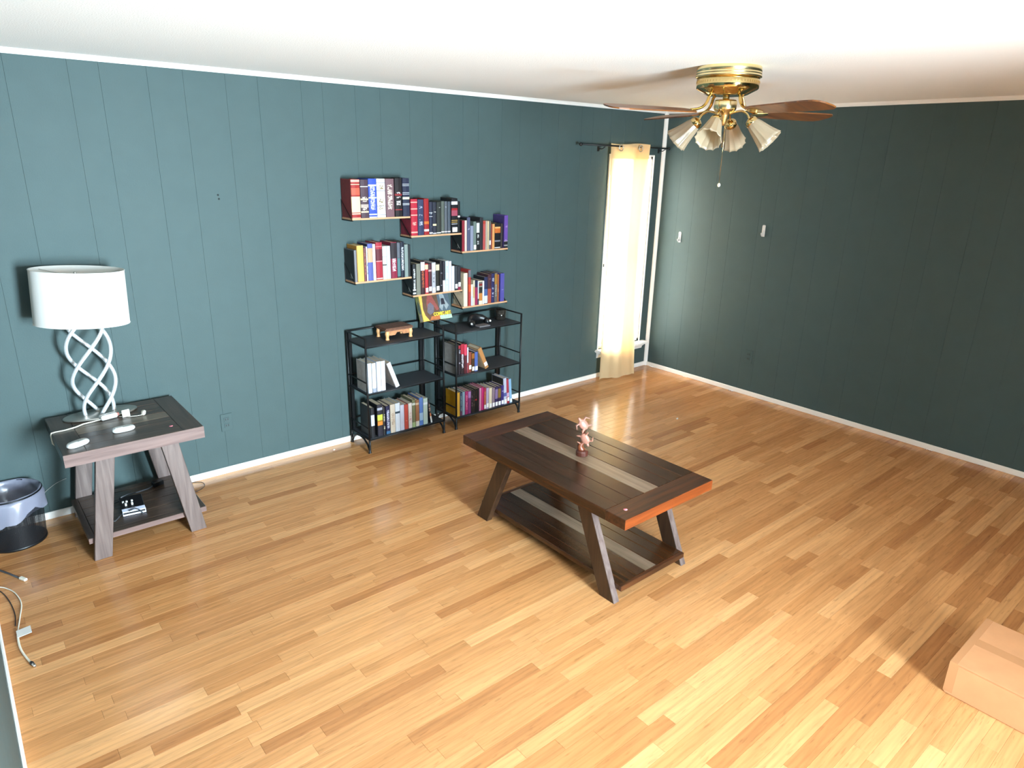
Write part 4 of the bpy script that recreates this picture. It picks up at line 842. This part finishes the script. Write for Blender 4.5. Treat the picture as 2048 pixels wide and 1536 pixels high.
# ------------------------------------------------------------------ turtle sculpture
tu = thing('turtle_carving', (-2.952, -1.962, .494), 'small carved sculpture of two pink turtles climbing, standing on the coffee table', 'sculpture')
bx0, by0, bz0 = -2.952, -1.962, .494
VR = Vector((.767, -.641, 0)); VF = Vector((.641, .767, 0)); VZ = Vector((0, 0, 1))
def tp_(a, h, d=0): return Vector((bx0, by0, bz0)) + VR * a + VZ * h + VF * d
MB().lathe((bx0, by0, bz0), [(.030, 0), (.033, .004), (.033, .022), (.028, .030), (.012, .034)], 18, smooth=False).build('base', mat('dark_red_wood', '4a241a', .35, noise=.3, nscale=80), tu)
MB().tube(smooth([tp_(0, .028), tp_(-.012, .052), tp_(.004, .078), tp_(.012, .098), tp_(.004, .125), tp_(.006, .150)], 3), [.019, .018, .017, .016, .014, .012, .011, .010, .010, .009, .009, .009, .008, .008, .008, .007], 10).build('stem', mat('red_brown_wood', '6e3820', .4, noise=.4, nscale=70), tu)
M_TU = mat('pink_carved_wood', 'a4705f', .42, noise=.25, nscale=90)
def turtle(c, u, label=None):
    """c: shell centre, u: nose direction (a, h)"""
    U = (VR * u[0] + VZ * u[1]).normalized(); N = (-VF * .85 - U.cross(VF) * .3).normalized(); S = U.cross(N).normalized(); N = S.cross(U)
    rot = Matrix((U, S, N)).transposed()
    mb = MB(); mb.ell(c, (.033, .024, .014), rot=rot)
    mb.ell(c + U * .036 + N * .002, (.012, .008, .008), 10, 7, rot=rot)
    mb.tube([c + U * .024, c + U * .032], [.007, .007], 8)
    for sx, sy, ln in ((.018, 1, .032), (.018, -1, .032), (-.020, 1, .020), (-.020, -1, .020)):
        p0 = c + U * sx + S * (sy * .014); p1 = p0 + S * (sy * ln * .6) + U * (.004 if sx > 0 else -.006); p2 = p0 + S * (sy * ln) - U * (.016 if sx > 0 else .012) + N * .004
        mb.tube([p0, p1, p2], [.0085, .0075, .003], 8, flat=.6)
    o = mb.build('turtle', M_TU, tu); rm = o.modifiers.new('merge', 'REMESH'); rm.mode = 'VOXEL'; rm.voxel_size = .0022; rm.use_smooth_shade = True
    return o
turtle(tp_(-.002, .178, -.010), (-.62, .78)); turtle(tp_(.010, .100, -.016), (.45, -.89))

# ------------------------------------------------------------------ cardboard box
cbx = thing('cardboard_box', (-2.415, -4.05, 0), 'brown cardboard box taped shut on the floor at the right edge', 'box')
M_CARD = mat('cardboard', 'c08a5e', .75, noise=.10, nscale=14); M_TAPE = mat('clear_packing_tape', 'b8855c', .22, spec=.6)
X0, X1, Y0, Y1, ZB = -2.628, -2.206, -4.42, -3.694, .148
MB().box((X0, Y0, 0), (X1, Y1, ZB - .003)).build('body', M_CARD, cbx, bevel=.005, seg=2)
xm = (X0 + X1) / 2
MB().box((X0 + .001, Y0 + .001, ZB - .003), (xm - .001, Y1 - .001, ZB)).build('flap', M_CARD, cbx, bevel=.0014)
MB().box((xm + .001, Y0 + .001, ZB - .003), (X1 - .001, Y1 - .001, ZB)).build('flap', M_CARD, cbx, bevel=.0014)
mb = MB(); mb.box((xm - .026, Y0, ZB + .0001), (xm + .026, Y1 - .027, ZB + .0005)); mb.box((X0 - .0004, Y1 - .032, .012), (X0, Y1 + .0004, ZB)); mb.box((X0 - .0004, Y1 - .026, ZB), (X1, Y1 + .0004, ZB + .0004)); mb.box((xm - .026, Y1 + .0002, .06), (xm + .026, Y1 + .0009, ZB - .002))
mb.build('tape', M_TAPE, cbx)

# ------------------------------------------------------------------ ceiling fan
FX, FY = -2.272, -2.146
fan = thing('ceiling_fan', (FX, FY, ZC), 'brass ceiling fan with wooden blades and four glass lamp shades', 'ceiling fan')
FV = Vector((.829, .559, 0)); FR = Vector((.559, -.829, 0))
def fp(ang, r, z): a = math.radians(ang); d = FR * math.cos(a) + FV * math.sin(a); return Vector((FX, FY, 0)) + d * r + Vector((0, 0, z))
C = (FX, FY, 0)
MB().lathe(C, [(.150, ZC), (.152, ZC - .004), (.154, 2.402), (.151, 2.400), (.154, 2.398), (.154, 2.391), (.151, 2.389), (.155, 2.387), (.156, 2.378), (.150, 2.376)], 64).build('mounting_ring', M_BRASSLT, fan)
MB().lathe(C, [(.148, 2.378), (.148, 2.352), (.1485, 2.345), (.147, 2.328), (.142, 2.323), (.098, 2.300), (.092, 2.298), (.03, 2.297)], 64).build('motor_housing', M_BRASS, fan)
mb = MB()
for k in range(60):
    a = 2 * PI * k / 60; c_ = Vector((FX + .1485 * math.cos(a), FY + .1485 * math.sin(a), 2.355)); mb.obox(c_, Vector((math.cos(a), math.sin(a), 0)) * .0012, Vector((-math.sin(a), math.cos(a), 0)) * .0026, (0, 0, .0045))
o = mb.build('vent_ribs', M_BRASS, fan); o['kind'] = 'stuff'
MB().lathe(C, [(.016, 2.304), (.016, 2.276)], 20).build('down_stem', M_BRASS, fan)
MB().lathe(C, [(.014, 2.280), (.050, 2.277), (.054, 2.270), (.054, 2.236), (.048, 2.228), (.030, 2.222), (.026, 2.205), (.018, 2.190), (.012, 2.168), (.006, 2.160)], 36).build('light_fitter_bowl', M_BRASSLT, fan)
M_BL = table_wood('fan_blade_walnut', '4a2814', '87501f', 0, .3, .6); M_BLE = mat('blade_iron_brass', 'd9b468', .18, metal=1)
B0 = 180 + 38
for k in range(4):
    ang = B0 + 90 * k; a = math.radians(ang); d = (FR * math.cos(a) + FV * math.sin(a)); t = Vector((-d.y, d.x, 0)); pit = math.radians(-11.5)
    w_ = t * math.cos(pit) + VZ * math.sin(pit); nn = d.cross(w_)
    prof = [(.185, .030), (.200, .048), (.26, .056), (.42, .063), (.58, .068), (.632, .064), (.656, .046), (.664, .020)]
    zc = 2.222; up = [Vector((FX, FY, zc)) + d * r + w_ * hw for r, hw in prof]; lo = [Vector((FX, FY, zc)) + d * r - w_ * hw for r, hw in prof][::-1]
    bl = MB().prism([p - nn * .003 for p in up + lo], nn * .006).build('blade', M_BL, fan)
    q = lambda r, z, s_=0: Vector((FX, FY, z)) + d * r + t * s_
    mb = MB(); mb.tube(smooth([q(.085, 2.302), q(.10, 2.292), q(.112, 2.262), q(.135, 2.240), q(.170, 2.229), q(.200, 2.226)], 3), .0085, 8, flat=.7)
    mb.prism([p - nn * .005 for p in [Vector((FX, FY, zc)) + d * .175 + w_ * .016, Vector((FX, FY, zc)) + d * .235 + w_ * .040, Vector((FX, FY, zc)) + d * .262 + w_ * .012, Vector((FX, FY, zc)) + d * .262 - w_ * .012, Vector((FX, FY, zc)) + d * .235 - w_ * .040, Vector((FX, FY, zc)) + d * .175 - w_ * .016]], nn * .002)
    mb.build('blade_iron', M_BLE, bl)
M_GL = cloth('frosted_amber_glass', 'cfc0a6', 'e6d6b8', .40, glass=.34)
for ang in (165, 75, -15, 255):
    ar = MB().tube(smooth([fp(ang, .022, 2.212), fp(ang, .050, 2.222), fp(ang, .085, 2.226), fp(ang, .112, 2.210), fp(ang, .126, 2.184)], 4), .0052, 8).build('light_arm', M_BRASS, fan)
    c_ = fp(ang, .126, 2.184); ax = (fp(ang, .236, 2.080) - fp(ang, .126, 2.178)).normalized()
    MB().lathe(c_, [(.008, -.008), (.022, -.002), (.030, .006), (.031, .026), (.027, .028)], 20, axis=ax).build('fitter_cup', M_BRASS, ar)
    ruf = lambda a, i: 1 + .055 * (i / 6) ** .7 * (1 - 2 * abs(math.sin(6 * a)) ** .6)
    prof = [(.026, .016), (.031, .024), (.037, .045), (.043, .075), (.050, .105), (.058, .132), (.063, .146)]
    mb = MB(); mb.lathe(c_, prof, 96, axis=ax, cap0=False, cap1=False, ruffle=ruf)
    g_ = mb.build('glass_shade', M_GL, ar, recalc=False); so = g_.modifiers.new('wall', 'SOLIDIFY'); so.thickness = .0022
    MB().ell(c_ + ax * .055, (.018, .018, .026), 12, 8, rot=ax.to_track_quat('Z', 'Y').to_matrix()).build('bulb', mat('white_bulb_glass', 'e8e4da', .25), ar)
pc = MB().tube([fp(290, .030, 2.20), fp(290, .034, 2.10), fp(290, .034, 1.885)], .0011, 6).build('pull_chain', M_BRASS, fan)
MB().ell(fp(290, .034, 1.878), (.008, .008, .010), 12, 8).build('chain_bead', mat('ivory_bead', 'e8dcc0', .35), pc)

# ------------------------------------------------------------------ things on the walls
def outlet(name, P, label, tint):
    """P(a, d, z): a across the plate, d out of the wall"""
    t = thing(name, P(0, 0, 0), label, 'outlet')
    def bx(a0, a1, d0, d1, z0, z1, nm, m, bev=0):
        p, q = P(a0, d0, z0), P(a1, d1, z1); MB().box([min(p[i], q[i]) for i in range(3)], [max(p[i], q[i]) for i in range(3)]).build(nm, m, t, bevel=bev)
    bx(-.036, .036, .0, .006, -.058, .058, 'cover_plate', tint, .0015)
    for zz in (.020, -.020):
        bx(-.017, .017, .005, .0085, zz - .014, zz + .014, 'socket', tint, .001)
        for a in (-.007, .007): bx(a - .0028, a + .0028, .0078, .0092, zz - .005, zz + .008, 'slot', M_BLKPL)
    bx(-.003, .003, .005, .0075, -.003, .003, 'screw', tint)
M_WP = M_WALL
outlet('wall_outlet', lambda a, d, z: (-4.165 + a, -d, .345 + z), 'teal painted wall outlet low on the back wall right of end table', M_WP)
outlet('wall_outlet', lambda a, d, z: (-d, -1.145 - a, .353 + z), 'dark painted wall outlet low on the right wall', M_WP)
def hook(y, z, label):
    t = thing('adhesive_hook', (0, y, z), label, 'hook', 'white wall hooks')
    MB().prism([(-.0005, y - .014, z - .048), (-.0005, y + .014, z - .048), (-.0005, y + .014, z + .040), (-.0005, y + .010, z + .048), (-.0005, y - .010, z + .048), (-.0005, y - .014, z + .040)], (-.007, 0, 0)).build('back_plate', M_WHITEPL, t, bevel=.002)
    MB().tube(smooth([(-.006, y, z + .004), (-.010, y, z - .018), (-.018, y, z - .034), (-.028, y, z - .030), (-.032, y, z - .016)], 3), .0055, 8, flat=1.6).build('hook', M_WHITEPL, t)
hook(-.280, 1.316, 'white adhesive hook on the lit strip of wall beside the corner')
hook(-1.125, 1.449, 'white adhesive hook farther right on the dark wall')
wa = thing('wall_anchor', (-4.065, 0, 1.736), 'tiny dark screw hole in back wall left of the shelves', 'screw hole')
MB().lathe((-4.065, -.0002, 1.742), [(.006, 0), (.006, .0012), (.003, .002)], 10, axis=(0, -1, 0)).lathe((-4.062, -.0002, 1.720), [(.006, 0), (.006, .0012), (.003, .002)], 10, axis=(0, -1, 0)).build('screw_hole', mat('dark_hole', '14201f', .8), wa)
tag(MB().prism([(-1.022, -1.180, .0005), (-.995, -1.172, .0005), (-.992, -1.160, .004), (-1.018, -1.166, .002)], (0, 0, .0006)).build('paper_scrap', M_PAPER, origin=(-1.01, -1.17, 0)), 'tiny white paper scrap on the floor beyond the coffee table', 'scrap')
tag(MB().ell((-3.489, -.085, .004), (.008, .006, .004)).build('crumb', M_PAPER, origin=(-3.489, -.085, 0)), 'tiny white crumb on the floor left of the left bookcase', 'crumb')
